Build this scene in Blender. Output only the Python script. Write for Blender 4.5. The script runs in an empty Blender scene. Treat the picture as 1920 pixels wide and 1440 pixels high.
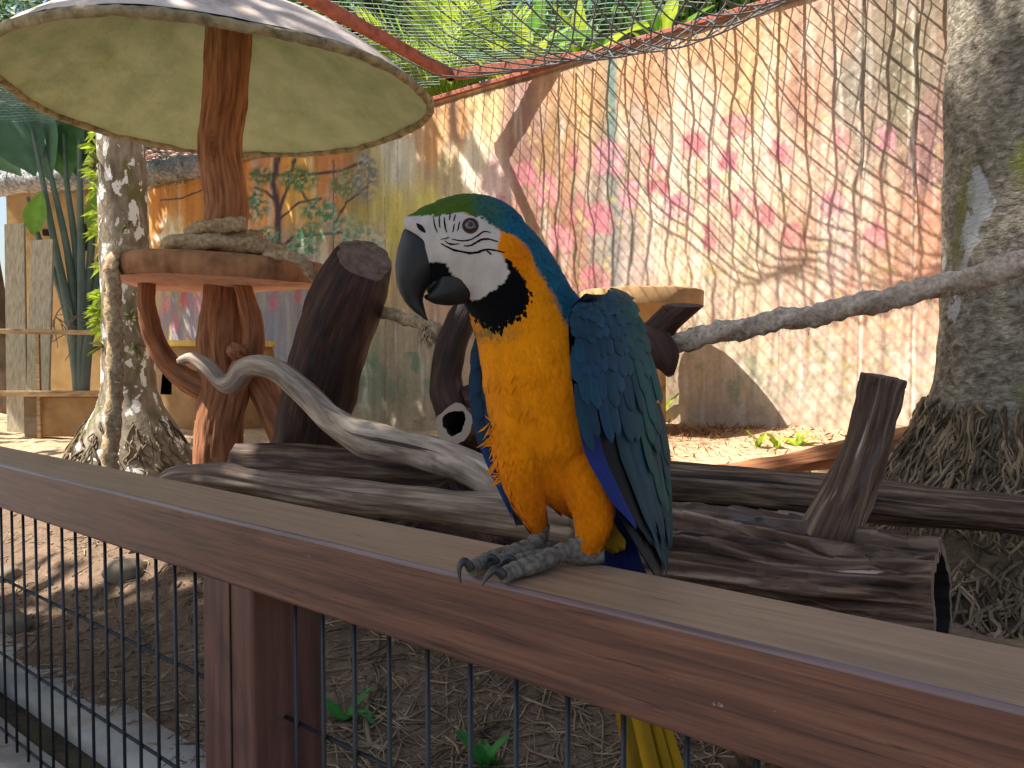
import bpy, math, random
import numpy as np
from mathutils import Vector, Matrix
from mathutils.bvhtree import BVHTree

random.seed(7)
RNG = np.random.default_rng(7)
SC = bpy.context.scene
COL = SC.collection

# ------------------------------------------------------------------ camera
FPX, CX, CY = 1442.0, 960.0, 720.0          # focal length in photo pixels, picture centre
CAMZ = 0.80
PITCH = math.atan(52.0 / FPX)               # camera tips down a little
cam_d = bpy.data.cameras.new('camera')
cam = bpy.data.objects.new('camera', cam_d)
COL.objects.link(cam)
cam.location = (0, 0, CAMZ)
cam.rotation_euler = (math.pi / 2 - PITCH, 0, 0)
cam_d.sensor_fit = 'HORIZONTAL'
cam_d.sensor_width = 36.0
cam_d.lens = 36.0 * FPX / 1920.0
cam_d.clip_start = 0.02
cam_d.clip_end = 400
SC.camera = cam

# ------------------------------------------------------------------ directions of the place
UD = np.array([-0.782, 0.623, 0.0])         # along fence and wall, towards the far left
ND = np.array([0.623, 0.782, 0.0])          # from the fence to the wall
ZD = np.array([0.0, 0.0, 1.0])

# ------------------------------------------------------------------ sun and sky
SUN_T = -UD * 0.47 + ND * 0.46 - ZD * 1.0   # the way sunlight travels
SUN_T = SUN_T / np.linalg.norm(SUN_T)
sun_d = bpy.data.lights.new('sun', 'SUN')
sun_d.energy = 5.0
sun_d.angle = math.radians(0.42)
sun_d.color = (1.0, 0.95, 0.86)
sun = bpy.data.objects.new('sun', sun_d)
COL.objects.link(sun)
sun.rotation_euler = Vector(SUN_T).to_track_quat('-Z', 'Y').to_euler()
sun.location = (-6, 0, 12)
world = bpy.data.worlds.new('World')
SC.world = world
world.use_nodes = True
wn = world.node_tree
wn.nodes.clear()
w_out = wn.nodes.new('ShaderNodeOutputWorld')
w_bg = wn.nodes.new('ShaderNodeBackground')
w_sky = wn.nodes.new('ShaderNodeTexSky')
w_sky.sky_type = 'NISHITA'
w_sky.sun_disc = False
w_sky.sun_elevation = math.asin(-SUN_T[2])
w_sky.sun_rotation = math.atan2(-SUN_T[0], -SUN_T[1])
w_sky.air_density = 1.2
w_sky.dust_density = 2.5
w_bg.inputs['Strength'].default_value = 0.07
wn.links.new(w_sky.outputs[0], w_bg.inputs['Color'])
wn.links.new(w_bg.outputs[0], w_out.inputs['Surface'])

SC.view_settings.view_transform = 'Standard'
SC.view_settings.look = 'None'
SC.view_settings.exposure = 1.42
SC.view_settings.gamma = 1.0
SC.view_settings.use_curve_mapping = False
SC.cycles.use_denoising = True
SC.cycles.max_bounces = 8
SC.cycles.diffuse_bounces = 5
SC.cycles.transparent_max_bounces = 12
SC.cycles.sample_clamp_indirect = 6.0

# ------------------------------------------------------------------ pixel helpers
cp, sp = math.cos(PITCH), math.sin(PITCH)
CAM = np.array([0.0, 0.0, CAMZ])

def ray(x, y):
    cx, cy = (x - CX) / FPX, -(y - CY) / FPX
    d = np.array([cx, cp + cy * sp, cy * cp - sp])
    return d / d[1]

def P(x, y, Y):
    return CAM + ray(x, y) * Y

def PZ(x, y, z):
    r = ray(x, y)
    return CAM + r * ((z - CAMZ) / r[2])

def PN(x, y, p):
    r = ray(x, y)
    return CAM + r * (p / r.dot(ND))

def px_of(V):
    V = np.asarray(V, float).reshape(-1, 3) - CAM
    dz = V[:, 1] * cp - V[:, 2] * sp
    up = V[:, 1] * sp + V[:, 2] * cp
    return CX + FPX * V[:, 0] / dz, CY - FPX * up / dz

def W(u, p, z):
    """point from distance along the fence, distance from it, and height"""
    return UD * u + ND * p + ZD * z

# ------------------------------------------------------------------ noise in numpy
def _hash(ix, iy, iz, seed):
    h = (ix.astype(np.int64) * 374761393 + iy.astype(np.int64) * 668265263
         + iz.astype(np.int64) * 2147483647 + seed * 1274126177) & 0xFFFFFFFF
    h = ((h ^ (h >> 13)) * 1274126177) & 0xFFFFFFFF
    h = (h ^ (h >> 16)) & 0xFFFFFFFF
    return h.astype(np.float64) / 4294967295.0

def vnoise(p, seed=0):
    p = np.asarray(p, float)
    i = np.floor(p).astype(np.int64)
    f = p - i
    f = f * f * (3 - 2 * f)
    r = 0
    for dx in (0, 1):
        wx = f[:, 0] if dx else 1 - f[:, 0]
        for dy in (0, 1):
            wy = f[:, 1] if dy else 1 - f[:, 1]
            for dz in (0, 1):
                wz = f[:, 2] if dz else 1 - f[:, 2]
                r = r + wx * wy * wz * _hash(i[:, 0] + dx, i[:, 1] + dy, i[:, 2] + dz, seed)
    return r

def fbm(p, seed=0, octaves=4, gain=0.5):
    p = np.asarray(p, float)
    a, s, t = 1.0, 0.0, 0.0
    for k in range(octaves):
        s = s + a * (vnoise(p * 2 ** k, seed + k * 17) - 0.5)
        t += a
        a *= gain
    return s / t * 2

def nrm(v):
    v = np.asarray(v, float)
    return v / max(np.linalg.norm(v), 1e-9)

def srgb(r, g, b):
    c = np.array([r, g, b], float) / 255.0
    return tuple(np.where(c <= 0.04045, c / 12.92, ((c + 0.055) / 1.055) ** 2.4))

# ------------------------------------------------------------------ mesh helpers
def mk_mesh(name, V, faces, col=None, bc=None, smooth=True):
    me = bpy.data.meshes.new(name)
    V = np.asarray(V, np.float32).reshape(-1, 3)
    if isinstance(faces, np.ndarray):
        groups = [faces]
    else:
        groups = {}
        for f in faces:
            groups.setdefault(len(f), []).append(f)
        groups = [np.array(g, np.int32) for g in groups.values()]
    starts, loops, tot = [], [], 0
    for g in groups:
        n, k = g.shape
        starts.append(np.arange(n, dtype=np.int32) * k + tot)
        loops.append(g.astype(np.int32).ravel())
        tot += n * k
    starts, loops = np.concatenate(starts), np.concatenate(loops)
    me.vertices.add(len(V))
    me.vertices.foreach_set('co', V.ravel())
    me.loops.add(len(loops))
    me.loops.foreach_set('vertex_index', loops)
    me.polygons.add(len(starts))
    me.polygons.foreach_set('loop_start', starts)
    me.polygons.foreach_set('use_smooth', np.full(len(starts), smooth, dtype=bool))
    me.update(calc_edges=True)
    if col is not None:
        c = np.ones((len(V), 4), np.float32)
        c[:, :3] = np.asarray(col, np.float32).reshape(-1, 3)
        a = me.color_attributes.new('Col', 'FLOAT_COLOR', 'POINT')
        a.data.foreach_set('color', c.ravel())
    if bc is not None:
        a = me.attributes.new('bc', 'FLOAT_VECTOR', 'POINT')
        a.data.foreach_set('vector', np.asarray(bc, np.float32).ravel())
    return me

def link(name, me, mat=None, parent=None, loc=None):
    o = bpy.data.objects.new(name, me)
    COL.objects.link(o)
    if mat is not None and me is not None and len(me.materials) == 0:
        me.materials.append(mat)
    if parent is not None:
        o.parent = parent
        o.matrix_parent_inverse = Matrix.Identity(4)
        if parent_origin(parent) is not None and loc is None:
            o.location = -parent_origin(parent)
    if loc is not None:
        o.location = Vector(loc)
    return o

def parent_origin(p):
    """meshes are made in world coordinates: undo the parents' places"""
    v = Vector((0, 0, 0))
    while p is not None:
        v = v + p.location
        p = p.parent
    return v

def tag(o, label=None, cat=None, group=None, kind=None):
    if label: o['label'] = label
    if cat: o['category'] = cat
    if group: o['group'] = group
    if kind: o['kind'] = kind
    return o

def thing(name, label, cat, loc=(0, 0, 0), group=None):
    o = bpy.data.objects.new(name, None)
    COL.objects.link(o)
    o.location = Vector([float(c) for c in loc])
    o.empty_display_size = 0.05
    return tag(o, label, cat, group)

class MB:
    """collects pieces of geometry for one mesh"""
    def __init__(s):
        s.V, s.F, s.C, s.B, s.n = [], [], [], [], 0
    def add(s, V, F, col=None, bc=None):
        V = np.asarray(V, float).reshape(-1, 3)
        for f in F:
            s.F.append(tuple(int(i) + s.n for i in f))
        s.V.append(V)
        c = np.ones((len(V), 3)) if col is None else np.broadcast_to(np.asarray(col, float), (len(V), 3))
        s.C.append(c)
        s.B.append(V if bc is None else np.asarray(bc, float))
        s.n += len(V)
        return s
    def mesh(s, name, smooth=True):
        return mk_mesh(name, np.concatenate(s.V), s.F, np.concatenate(s.C), np.concatenate(s.B), smooth)
    def build(s, name, mat, parent=None, smooth=True):
        return link(name, s.mesh(name, smooth), mat, parent)

def catmull(pts, n):
    pts = np.asarray(pts, float)
    if len(pts) == 2:
        t = np.linspace(0, 1, n)[:, None]
        return pts[0] * (1 - t) + pts[1] * t
    q = np.vstack([2 * pts[0] - pts[1], pts, 2 * pts[-1] - pts[-2]])
    out = []
    for s in np.linspace(0, len(pts) - 1 - 1e-9, n):
        i = int(s)
        t = s - i
        a, b, c, d = q[i], q[i + 1], q[i + 2], q[i + 3]
        out.append(0.5 * (2 * b + (c - a) * t + (2 * a - 5 * b + 4 * c - d) * t * t + (3 * b - a - 3 * c + d) * t ** 3))
    return np.array(out)

def frames(C, up=None):
    T = np.gradient(C, axis=0)
    T /= np.maximum(np.linalg.norm(T, axis=1, keepdims=True), 1e-9)
    a = np.array(up if up is not None else [0, 0, 1.0])
    if abs(a.dot(T[0])) > 0.95:
        a = np.array([1.0, 0.2, 0])
    A = np.zeros_like(C)
    B = np.zeros_like(C)
    x = nrm(a - T[0] * a.dot(T[0]))
    for i in range(len(C)):
        x = nrm(x - T[i] * x.dot(T[i]))
        A[i] = x
        B[i] = np.cross(T[i], x)
    return T, A, B

def tube(pts, rad, sides=12, n=None, amp=0.0, ridge=6.0, lng=6.0, lump=0.0, lumps=4.0, seed=0,
         cap0=True, cap1=True, prof=None, up=None, flat=1.0):
    """lofted limb: rings along a smooth path, bark ridges as real relief.
    returns V, F, bc (bc = bark coordinates: round the limb in metres, and along it)"""
    pts = np.asarray(pts, float)
    rad = np.asarray(rad, float)
    if n is None:
        n = max(len(pts) * 4, 6)
    C = catmull(pts, n) if n != len(pts) or len(pts) > 2 else pts
    n = len(C)
    R = np.interp(np.linspace(0, 1, n), np.linspace(0, 1, len(rad)), rad)
    T, A, B = frames(C, up)
    L = np.concatenate([[0], np.cumsum(np.linalg.norm(np.diff(C, axis=0), axis=1))])
    th = np.arange(sides) / sides * 2 * np.pi
    ct, st = np.cos(th), np.sin(th)
    Rm = R.mean()
    q = np.stack([np.tile(ct * Rm, n), np.tile(st * Rm, n), np.repeat(L, sides)], 1)
    rr = np.repeat(R, sides).astype(float)
    if amp:
        k = q * np.array([ridge / Rm, ridge / Rm, lng])
        e = fbm(k, seed, 3)
        rr = rr + amp * e
    if lump:
        rr = rr + lump * fbm(q * lumps / max(Rm, 1e-3) * np.array([.6, .6, .25]), seed + 5, 2)
    if prof is not None:
        rr = rr * prof(np.tile(th, n), np.repeat(L / L[-1], sides))
    V = (np.repeat(C, sides, 0) + np.repeat(A, sides, 0) * (np.tile(ct, n) * rr)[:, None]
         + np.repeat(B, sides, 0) * (np.tile(st, n) * rr * flat)[:, None])
    F = []
    for i in range(n - 1):
        a = i * sides
        for j in range(sides):
            k = (j + 1) % sides
            F.append((a + j, a + k, a + sides + k, a + sides + j))
    bc = q.copy()
    if cap0:
        V = np.vstack([V, C[0] - T[0] * R[0] * 0.02]); bc = np.vstack([bc, [0, 0, 0]])
        m = len(V) - 1
        F += [(j, m, (j + 1) % sides) for j in range(sides)]
        F[-sides:] = [(m, (j + 1) % sides, j) for j in range(sides)]
    if cap1:
        V = np.vstack([V, C[-1] + T[-1] * R[-1] * 0.02]); bc = np.vstack([bc, [0, 0, L[-1]]])
        m = len(V) - 1
        b = (n - 1) * sides
        F += [(b + j, b + (j + 1) % sides, m) for j in range(sides)]
    return V, F, bc

def box(c, ax, ay, az, bev=0.0):
    """bevelled box: centre and three half-axis vectors"""
    c, ax, ay, az = [np.asarray(a, float) for a in (c, ax, ay, az)]
    la, lb, lc = [np.linalg.norm(a) for a in (ax, ay, az)]
    if bev <= 0:
        s = [(-1, -1, -1), (1, -1, -1), (1, 1, -1), (-1, 1, -1), (-1, -1, 1), (1, -1, 1), (1, 1, 1), (-1, 1, 1)]
        V = [c + ax * i + ay * j + az * k for i, j, k in s]
        return np.array(V), [(0, 3, 2, 1), (4, 5, 6, 7), (0, 1, 5, 4), (1, 2, 6, 5), (2, 3, 7, 6), (3, 0, 4, 7)]
    # rounded-edge profile in the ay/az plane swept along ax
    fb, fc = 1 - bev / lb, 1 - bev / lc
    prof = []
    for (sb, scc, a0) in ((1, 1, 0), (-1, 1, 90), (-1, -1, 180), (1, -1, 270)):
        for k in range(4):
            a = math.radians(a0 + k * 30)
            prof.append((sb * fb + math.cos(a) * bev / lb, scc * fc + math.sin(a) * bev / lc))
    m = len(prof)
    V = [c + ax * s + ay * p + az * q for s in (-1, 1) for p, q in prof]
    F = [(j, (j + 1) % m, m + (j + 1) % m, m + j) for j in range(m)]
    F += [tuple(range(m - 1, -1, -1)), tuple(range(m, 2 * m))]
    return np.array(V), F

# ------------------------------------------------------------------ materials
def M(name, ramp, scale=5.0, stretch=(1, 1, 1), coord='Object', detail=8, rough=0.8, spec=0.3, bump=0.4, bdist=0.01,
      bscale=None, bstretch=None, patches=(), use_col=False, distort=0.0, translucent=0.0, rvar=0.0, wave=None, coat=0.0, sheen=0.0, nrough=0.58):
    m = bpy.data.materials.new(name)
    m.use_nodes = True
    nt = m.node_tree
    N, Lk = nt.nodes, nt.links
    bs = N['Principled BSDF']
    out = N['Material Output']
    if coord in ('Object', 'Generated'):
        src = N.new('ShaderNodeTexCoord').outputs[coord]
    else:
        a = N.new('ShaderNodeAttribute'); a.attribute_name = coord
        src = a.outputs['Vector']
    def noise(sc, st, det=detail, off=0.0, dis=distort):
        mp = N.new('ShaderNodeMapping')
        mp.inputs['Scale'].default_value = st
        mp.inputs['Location'].default_value = (off, off * 1.7, off * .6)
        Lk.new(src, mp.inputs['Vector'])
        t = N.new('ShaderNodeTexNoise')
        t.inputs['Scale'].default_value = sc
        t.inputs['Detail'].default_value = det
        t.inputs['Roughness'].default_value = nrough
        t.inputs['Distortion'].default_value = dis
        Lk.new(mp.outputs[0], t.inputs['Vector'])
        return t.outputs['Fac']
    fac = noise(scale, stretch)
    if wave:
        mp = N.new('ShaderNodeMapping'); mp.inputs['Scale'].default_value = wave[1]
        Lk.new(src, mp.inputs['Vector'])
        wv = N.new('ShaderNodeTexWave'); wv.inputs['Scale'].default_value = wave[0]
        wv.inputs['Distortion'].default_value = wave[2]; wv.inputs['Detail'].default_value = 4
        Lk.new(mp.outputs[0], wv.inputs['Vector'])
        mx0 = N.new('ShaderNodeMix'); mx0.inputs[0].default_value = wave[3]
        Lk.new(fac, mx0.inputs[2]); Lk.new(wv.outputs['Fac'], mx0.inputs[3])
        fac = mx0.outputs[0]
    rp = N.new('ShaderNodeValToRGB')
    el = rp.color_ramp.elements
    while len(el) < len(ramp):
        el.new(0.5)
    for e, (pos, c) in zip(el, ramp):
        e.position = pos
        e.color = (*c, 1)
    Lk.new(fac, rp.inputs['Fac'])
    col = rp.outputs['Color']
    if use_col:
        at = N.new('ShaderNodeAttribute'); at.attribute_name = 'Col'
        mx = N.new('ShaderNodeMix'); mx.data_type = 'RGBA'; mx.blend_type = 'MULTIPLY'
        mx.inputs[0].default_value = 1.0
        Lk.new(at.outputs['Color'], mx.inputs[6]); Lk.new(col, mx.inputs[7])
        col = mx.outputs[2]
    for k, pt in enumerate(patches):
        psc, pst, lo, hi, pc = pt[:5]
        f = noise(psc, pst, 6, 3.1 + k * 5.3, 0.3)
        mr = N.new('ShaderNodeMapRange'); mr.inputs[1].default_value = lo; mr.inputs[2].default_value = hi
        Lk.new(f, mr.inputs[0])
        mx = N.new('ShaderNodeMix'); mx.data_type = 'RGBA'
        Lk.new(mr.outputs[0], mx.inputs[0])
        Lk.new(col, mx.inputs[6]); mx.inputs[7].default_value = (*pc, 1)
        col = mx.outputs[2]
    Lk.new(col, bs.inputs['Base Color'])
    bs.inputs['Roughness'].default_value = rough
    bs.inputs['Specular IOR Level'].default_value = spec
    if coat:
        bs.inputs['Coat Weight'].default_value = coat
        bs.inputs['Coat Roughness'].default_value = 0.25
    if sheen:
        bs.inputs['Sheen Weight'].default_value = sheen
        bs.inputs['Sheen Roughness'].default_value = 0.5
    if rvar:
        mr = N.new('ShaderNodeMapRange'); mr.inputs[3].default_value = rough - rvar; mr.inputs[4].default_value = rough + rvar
        Lk.new(fac, mr.inputs[0]); Lk.new(mr.outputs[0], bs.inputs['Roughness'])
    if bump:
        bf = noise(bscale or scale * 2, bstretch or stretch, 8, 9.0)
        b = N.new('ShaderNodeBump')
        b.inputs['Strength'].default_value = bump
        b.inputs['Distance'].default_value = bdist
        Lk.new(bf, b.inputs['Height'])
        Lk.new(b.outputs[0], bs.inputs['Normal'])
    if translucent:
        tr = N.new('ShaderNodeBsdfTranslucent')
        Lk.new(col, tr.inputs['Color'])
        ms = N.new('ShaderNodeMixShader'); ms.inputs[0].default_value = translucent
        Lk.new(bs.outputs[0], ms.inputs[1]); Lk.new(tr.outputs[0], ms.inputs[2])
        Lk.new(ms.outputs[0], out.inputs['Surface'])
    return m

W1 = [(0.3, (.82, .82, .82)), (0.7, (1.1, 1.1, 1.1))]
MAT = {}
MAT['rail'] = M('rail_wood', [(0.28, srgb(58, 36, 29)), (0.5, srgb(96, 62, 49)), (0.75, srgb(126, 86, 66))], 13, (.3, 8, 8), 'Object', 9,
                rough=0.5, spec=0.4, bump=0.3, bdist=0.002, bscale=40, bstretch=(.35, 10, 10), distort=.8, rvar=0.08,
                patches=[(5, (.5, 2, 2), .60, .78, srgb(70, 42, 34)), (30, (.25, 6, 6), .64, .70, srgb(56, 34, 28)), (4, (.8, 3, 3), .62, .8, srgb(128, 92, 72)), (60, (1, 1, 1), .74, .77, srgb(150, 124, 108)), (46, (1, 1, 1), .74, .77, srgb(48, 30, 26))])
MAT['rail_top'] = M('worn_sky_sheen_top', [(0.25, srgb(130, 100, 74)), (0.5, srgb(152, 122, 94)), (0.75, srgb(166, 138, 110))], 14, (.3, 8, 8), 'Object', 9,  # worn wood, with the sky's pale reflection put into its colour
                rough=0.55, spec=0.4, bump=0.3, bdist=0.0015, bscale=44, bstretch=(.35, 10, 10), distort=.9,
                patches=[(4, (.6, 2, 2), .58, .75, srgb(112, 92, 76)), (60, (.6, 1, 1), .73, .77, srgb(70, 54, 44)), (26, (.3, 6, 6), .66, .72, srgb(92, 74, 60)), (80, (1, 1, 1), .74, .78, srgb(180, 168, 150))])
MAT['rail_edge'] = M('worn_edge_highlight', [(0.3, srgb(66, 48, 46)), (0.6, srgb(112, 92, 92))], 18, (.3, 6, 6), 'Object', 8, rough=0.38, spec=0.5, bump=0.1, bdist=0.002)  # pale lilac edge highlight put into the colour
MAT['post'] = M('post_wood', [(0.3, srgb(60, 38, 33)), (0.55, srgb(96, 62, 52)), (0.8, srgb(120, 82, 68))], 7, (6, 6, .4), 'Object', 9,
                rough=0.5, spec=0.4, bump=0.15, bdist=0.002, bscale=26, bstretch=(9, 9, .4), distort=.4,
                patches=[(7, (1, 1, .5), .58, .72, srgb(44, 34, 34))])
MAT['wire'] = M('dark_metal', [(0.3, srgb(20, 23, 28)), (0.7, srgb(36, 42, 52))], 30, rough=0.45, spec=0.5, bump=0.05, bdist=.001,
                patches=[(14, (1, 1, 1), .66, .76, srgb(90, 84, 78))])
MAT['bark_dark'] = M('dark_log_bark', [(0.3, srgb(40, 29, 22)), (0.5, srgb(84, 64, 50)), (0.72, srgb(140, 114, 92))], 75, (1, 1, .08), 'bc', 9,
                     rough=0.75, spec=0.35, bump=0.7, bdist=0.004, bscale=110, bstretch=(1, 1, .06), distort=.3,
                     patches=[(9, (1, 1, .3), .6, .75, srgb(64, 48, 42)), (46, (1, 1, .025), .62, .66, srgb(20, 16, 14))])
MAT['log_red'] = M('red_brown_rotten_wood', [(0.3, srgb(24, 13, 9)), (0.5, srgb(56, 30, 20)), (0.75, srgb(96, 55, 36))], 60, (1, 1, .12), 'bc', 9,
                   rough=0.7, spec=0.4, bump=0.9, bdist=0.006, bscale=80, bstretch=(1, 1, .1), distort=.4,
                   patches=[(6, (1, 1, .5), .5, .7, srgb(26, 17, 13))])
MAT['cut'] = M('cut_wood_end', [(0.3, srgb(86, 66, 55)), (0.7, srgb(136, 110, 94))], 30, (1, 1, 1), 'Object', 8, rough=.8, bump=.4, bdist=.004)
MAT['drift'] = M('pale_driftwood', [(0.25, srgb(92, 78, 66)), (0.5, srgb(160, 140, 122)), (0.75, srgb(205, 188, 168))], 60, (1, 1, .12), 'bc', 9,
                 rough=0.75, spec=0.3, bump=0.6, bdist=0.004, bscale=110, bstretch=(1, 1, .08), distort=.5,
                 patches=[(9, (1, 1, .6), .62, .72, srgb(104, 80, 64)), (26, (1, 1, .7), .7, .76, srgb(66, 50, 42)), (44, (1, 1, .03), .64, .68, srgb(58, 44, 36))])
MAT['grey_log'] = M('weathered_grey_wood', [(0.25, srgb(58, 43, 34)), (0.5, srgb(114, 94, 78)), (0.75, srgb(172, 152, 132))], 80, (1, 1, .05), 'bc', 9,
                    rough=0.7, spec=0.35, bump=0.6, bdist=0.004, bscale=130, bstretch=(1, 1, .04), distort=.4,
                    patches=[(7, (1, 1, .3), .55, .7, srgb(86, 66, 56)), (30, (1, 1, 1), .76, .79, srgb(200, 200, 200)), (50, (1, 1, .02), .62, .66, srgb(34, 26, 22))])
MAT['stump'] = M('cracked_old_trunk', [(0.28, srgb(32, 22, 18)), (0.5, srgb(88, 67, 55)), (0.74, srgb(160, 136, 116))], 60, (1, 1, .07), 'bc', 10,
                 rough=0.75, spec=0.35, bump=1.0, bdist=0.010, bscale=90, bstretch=(1, 1, .06), distort=.6,
                 patches=[(5, (1, 1, .3), .55, .7, srgb(96, 66, 56)), (6, (1, 1, .4), .6, .72, srgb(104, 110, 116)), (48, (1, 1, .1), .645, .69, srgb(22, 17, 16)), (30, (1, 1, .15), .66, .7, srgb(176, 158, 150))])
MAT['clay_bark'] = M('red_brown_carved_concrete', [(0.3, srgb(100, 62, 42)), (0.5, srgb(148, 96, 64)), (0.75, srgb(186, 132, 94))], 60, (1, 1, .1), 'bc', 8,
                     rough=0.8, spec=0.25, bump=0.8, bdist=0.007, bscale=75, bstretch=(1, 1, .08), distort=.3,
                     patches=[(4, (1, 1, .6), .58, .75, srgb(112, 76, 58))])
MAT['clay_plat'] = M('brown_painted_concrete', [(0.3, srgb(124, 82, 54)), (0.6, srgb(172, 122, 84))], 12, (1, 1, 1), 'Object', 8, rough=.85, bump=.5, bdist=.006,
                     patches=[(8, (1, 1, 1), .6, .75, srgb(98, 72, 54))])
MAT['clay_pink'] = M('pink_plaster', [(0.3, srgb(196, 142, 118)), (0.6, srgb(226, 178, 152))], 14, (1, 1, 1), 'Object', 8, rough=.9, bump=.7, bdist=.006,
                     patches=[(26, (1, 1, 4), .68, .74, srgb(110, 66, 48))])
MAT['dish'] = M('pale_green_plaster', [(0.3, srgb(152, 168, 130)), (0.6, srgb(182, 194, 156))], 7, (1, 1, 1), 'Object', 9, rough=.9, spec=.2, bump=1.0, bdist=.02, bscale=11,
                patches=[(5, (1, 1, 1), .6, .8, srgb(158, 170, 136)), (60, (1, 1, 1), .76, .79, srgb(100, 98, 70))])
MAT['dish_top'] = M('pinkish_weathered_cement', [(0.3, srgb(176, 158, 146)), (0.6, srgb(222, 206, 196))], 9, (1, 1, 1), 'Object', 8, rough=.9, bump=.6, bdist=.008,
                    patches=[(5, (1, 1, 1), .6, .75, srgb(120, 112, 98))])
MAT['dish_rim'] = M('mossy_cement_rim', [(0.3, srgb(96, 88, 66)), (0.6, srgb(164, 150, 118))], 22, (1, 1, 1), 'Object', 8, rough=.95, bump=1, bdist=.012)
MAT['rope'] = M('sisal_rope', [(0.25, srgb(120, 98, 74)), (0.6, srgb(186, 162, 128)), (.8, srgb(214, 194, 164))], 60, (1, 1, 1), 'Object', 8, rough=.95, spec=.1, bump=.8, bdist=.004, bscale=140)
MAT['rope_grey'] = M('grey_weathered_rope', [(0.25, srgb(120, 106, 94)), (0.6, srgb(192, 176, 160)), (.8, srgb(226, 214, 200))], 60, (1, 1, 1), 'Object', 8, rough=.95, spec=.1, bump=.8, bdist=.004, bscale=140)
MAT['ochre'] = M('ochre_clay', [(0.3, srgb(132, 102, 68)), (0.6, srgb(162, 128, 88))], 5, (1, 1, 1), 'Object', 8, rough=.9, bump=.5, bdist=.008,
                 patches=[(4, (1, 1, 2), .58, .75, srgb(108, 78, 50))])
MAT['ochre_yellow'] = M('yellow_clay', [(0.3, srgb(196, 160, 70)), (0.6, srgb(226, 196, 104))], 9, rough=.9, bump=.5, bdist=.006)
MAT['dark_hole'] = M('dark_inside', [(0.3, srgb(26, 22, 20)), (0.6, srgb(40, 34, 30))], 9, rough=.95, bump=0)
MAT['concrete'] = M('pale_concrete', [(0.3, srgb(132, 128, 122)), (0.6, srgb(168, 164, 156))], 7, (1, 1, 1), 'Object', 9, rough=.9, bump=.4, bdist=.004, bscale=40,
                    patches=[(60, (1, 1, 1), .66, .71, srgb(84, 74, 64)), (6, (1, 1, 1), .52, .72, srgb(142, 128, 110)), (22, (1, 1, 1), .64, .72, srgb(104, 88, 72))])
MAT['moss_channel'] = M('mossy_wet_concrete', [(0.3, srgb(40, 34, 24)), (0.6, srgb(78, 68, 48))], 12, rough=.9, bump=.6, bdist=.01)
MAT['palm_trunk'] = M('lichened_palm_trunk', [(0.3, srgb(96, 84, 70)), (0.5, srgb(134, 122, 104)), (0.75, srgb(166, 156, 138))], 14, (1, 1, .5), 'bc', 9, rough=.9, bump=.8, bdist=.008,
                      bscale=34, bstretch=(1, 1, .8),
                      patches=[(7, (1, 1, .5), .52, .62, srgb(106, 102, 62)), (11, (1, 1, .8), .56, .575, srgb(226, 224, 216)), (3.2, (1, 1, .5), .64, .68, srgb(206, 202, 192))])
MAT['palm_trunk_near'] = M('scarred_palm_trunk', [(0.3, srgb(72, 66, 54)), (0.5, srgb(122, 114, 100)), (0.75, srgb(170, 162, 148))], 30, (1, 1, 1.6), 'bc', 10, rough=.85, bump=1.0, bdist=.012,
                           bscale=40, bstretch=(1, 1, 1.8), distort=.6,
                           patches=[(3.0, (1, 1, .8), .62, .635, srgb(166, 166, 164)), (3.2, (1, 1, .6), .53, .63, srgb(108, 112, 44)), (6, (1, 1, .5), .64, .74, srgb(72, 66, 50))])
MAT['roots'] = M('aerial_roots', [(0.3, srgb(74, 64, 50)), (0.6, srgb(150, 132, 108))], 12, (1, 1, 1), 'Object', 7, rough=.9, bump=.4, bdist=.004, use_col=True)
MAT['soil_core'] = M('root_soil', [(0.3, srgb(58, 46, 36)), (0.6, srgb(98, 82, 64))], 16, (1, 1, 1), 'Object', 9, rough=.95, bump=1, bdist=.02,
                     patches=[(5, (1, 1, 1), .58, .7, srgb(96, 94, 52))])
MAT['leaf'] = M('green_leaf', W1, 9, (1, 1, 1), 'Object', 4, rough=.5, spec=.4, bump=0, use_col=True, translucent=.4)
MAT['leaf_matt'] = M('soft_leaf', W1, 9, (1, 1, 1), 'Object', 4, rough=.7, spec=.3, bump=0, use_col=True, translucent=.3)
MAT['branch'] = M('tree_bark', [(0.3, srgb(74, 62, 52)), (0.6, srgb(122, 106, 92))], 10, (1, 1, .4), 'bc', 8, rough=.9, bump=.7, bdist=.01)
MAT['rust'] = M('rust_red_steel', [(0.3, srgb(128, 66, 52)), (0.6, srgb(172, 98, 78))], 14, (1, 1, 1), 'Object', 8, rough=.7, bump=.2, bdist=.003,
                patches=[(18, (1, 1, 1), .66, .72, srgb(96, 48, 38))])
MAT['net'] = M('green_nylon_net', [(0.3, srgb(104, 128, 118)), (0.6, srgb(158, 180, 170))], 10, rough=.7, bump=0)
MAT['net_dark'] = M('dark_nylon_net', [(0.3, srgb(62, 66, 70)), (0.6, srgb(104, 104, 106))], 10, rough=.7, bump=0)
MAT['net_roll'] = M('tangled_net', [(0.3, srgb(92, 94, 98)), (0.6, srgb(176, 172, 172))], 26, rough=.8, bump=.6, bdist=.01)
MAT['tile'] = M('clay_roof_tile', [(0.3, srgb(134, 88, 76)), (0.6, srgb(190, 150, 134))], 8, rough=.9, bump=.4, bdist=.006)
MAT['house_wall'] = M('ochre_house_wall', [(0.3, srgb(150, 120, 78)), (0.6, srgb(178, 148, 102))], 4, rough=.9, bump=.5, bdist=.008, patches=[(3, (1, 1, .5), .55, .75, srgb(112, 96, 74))])
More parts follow.
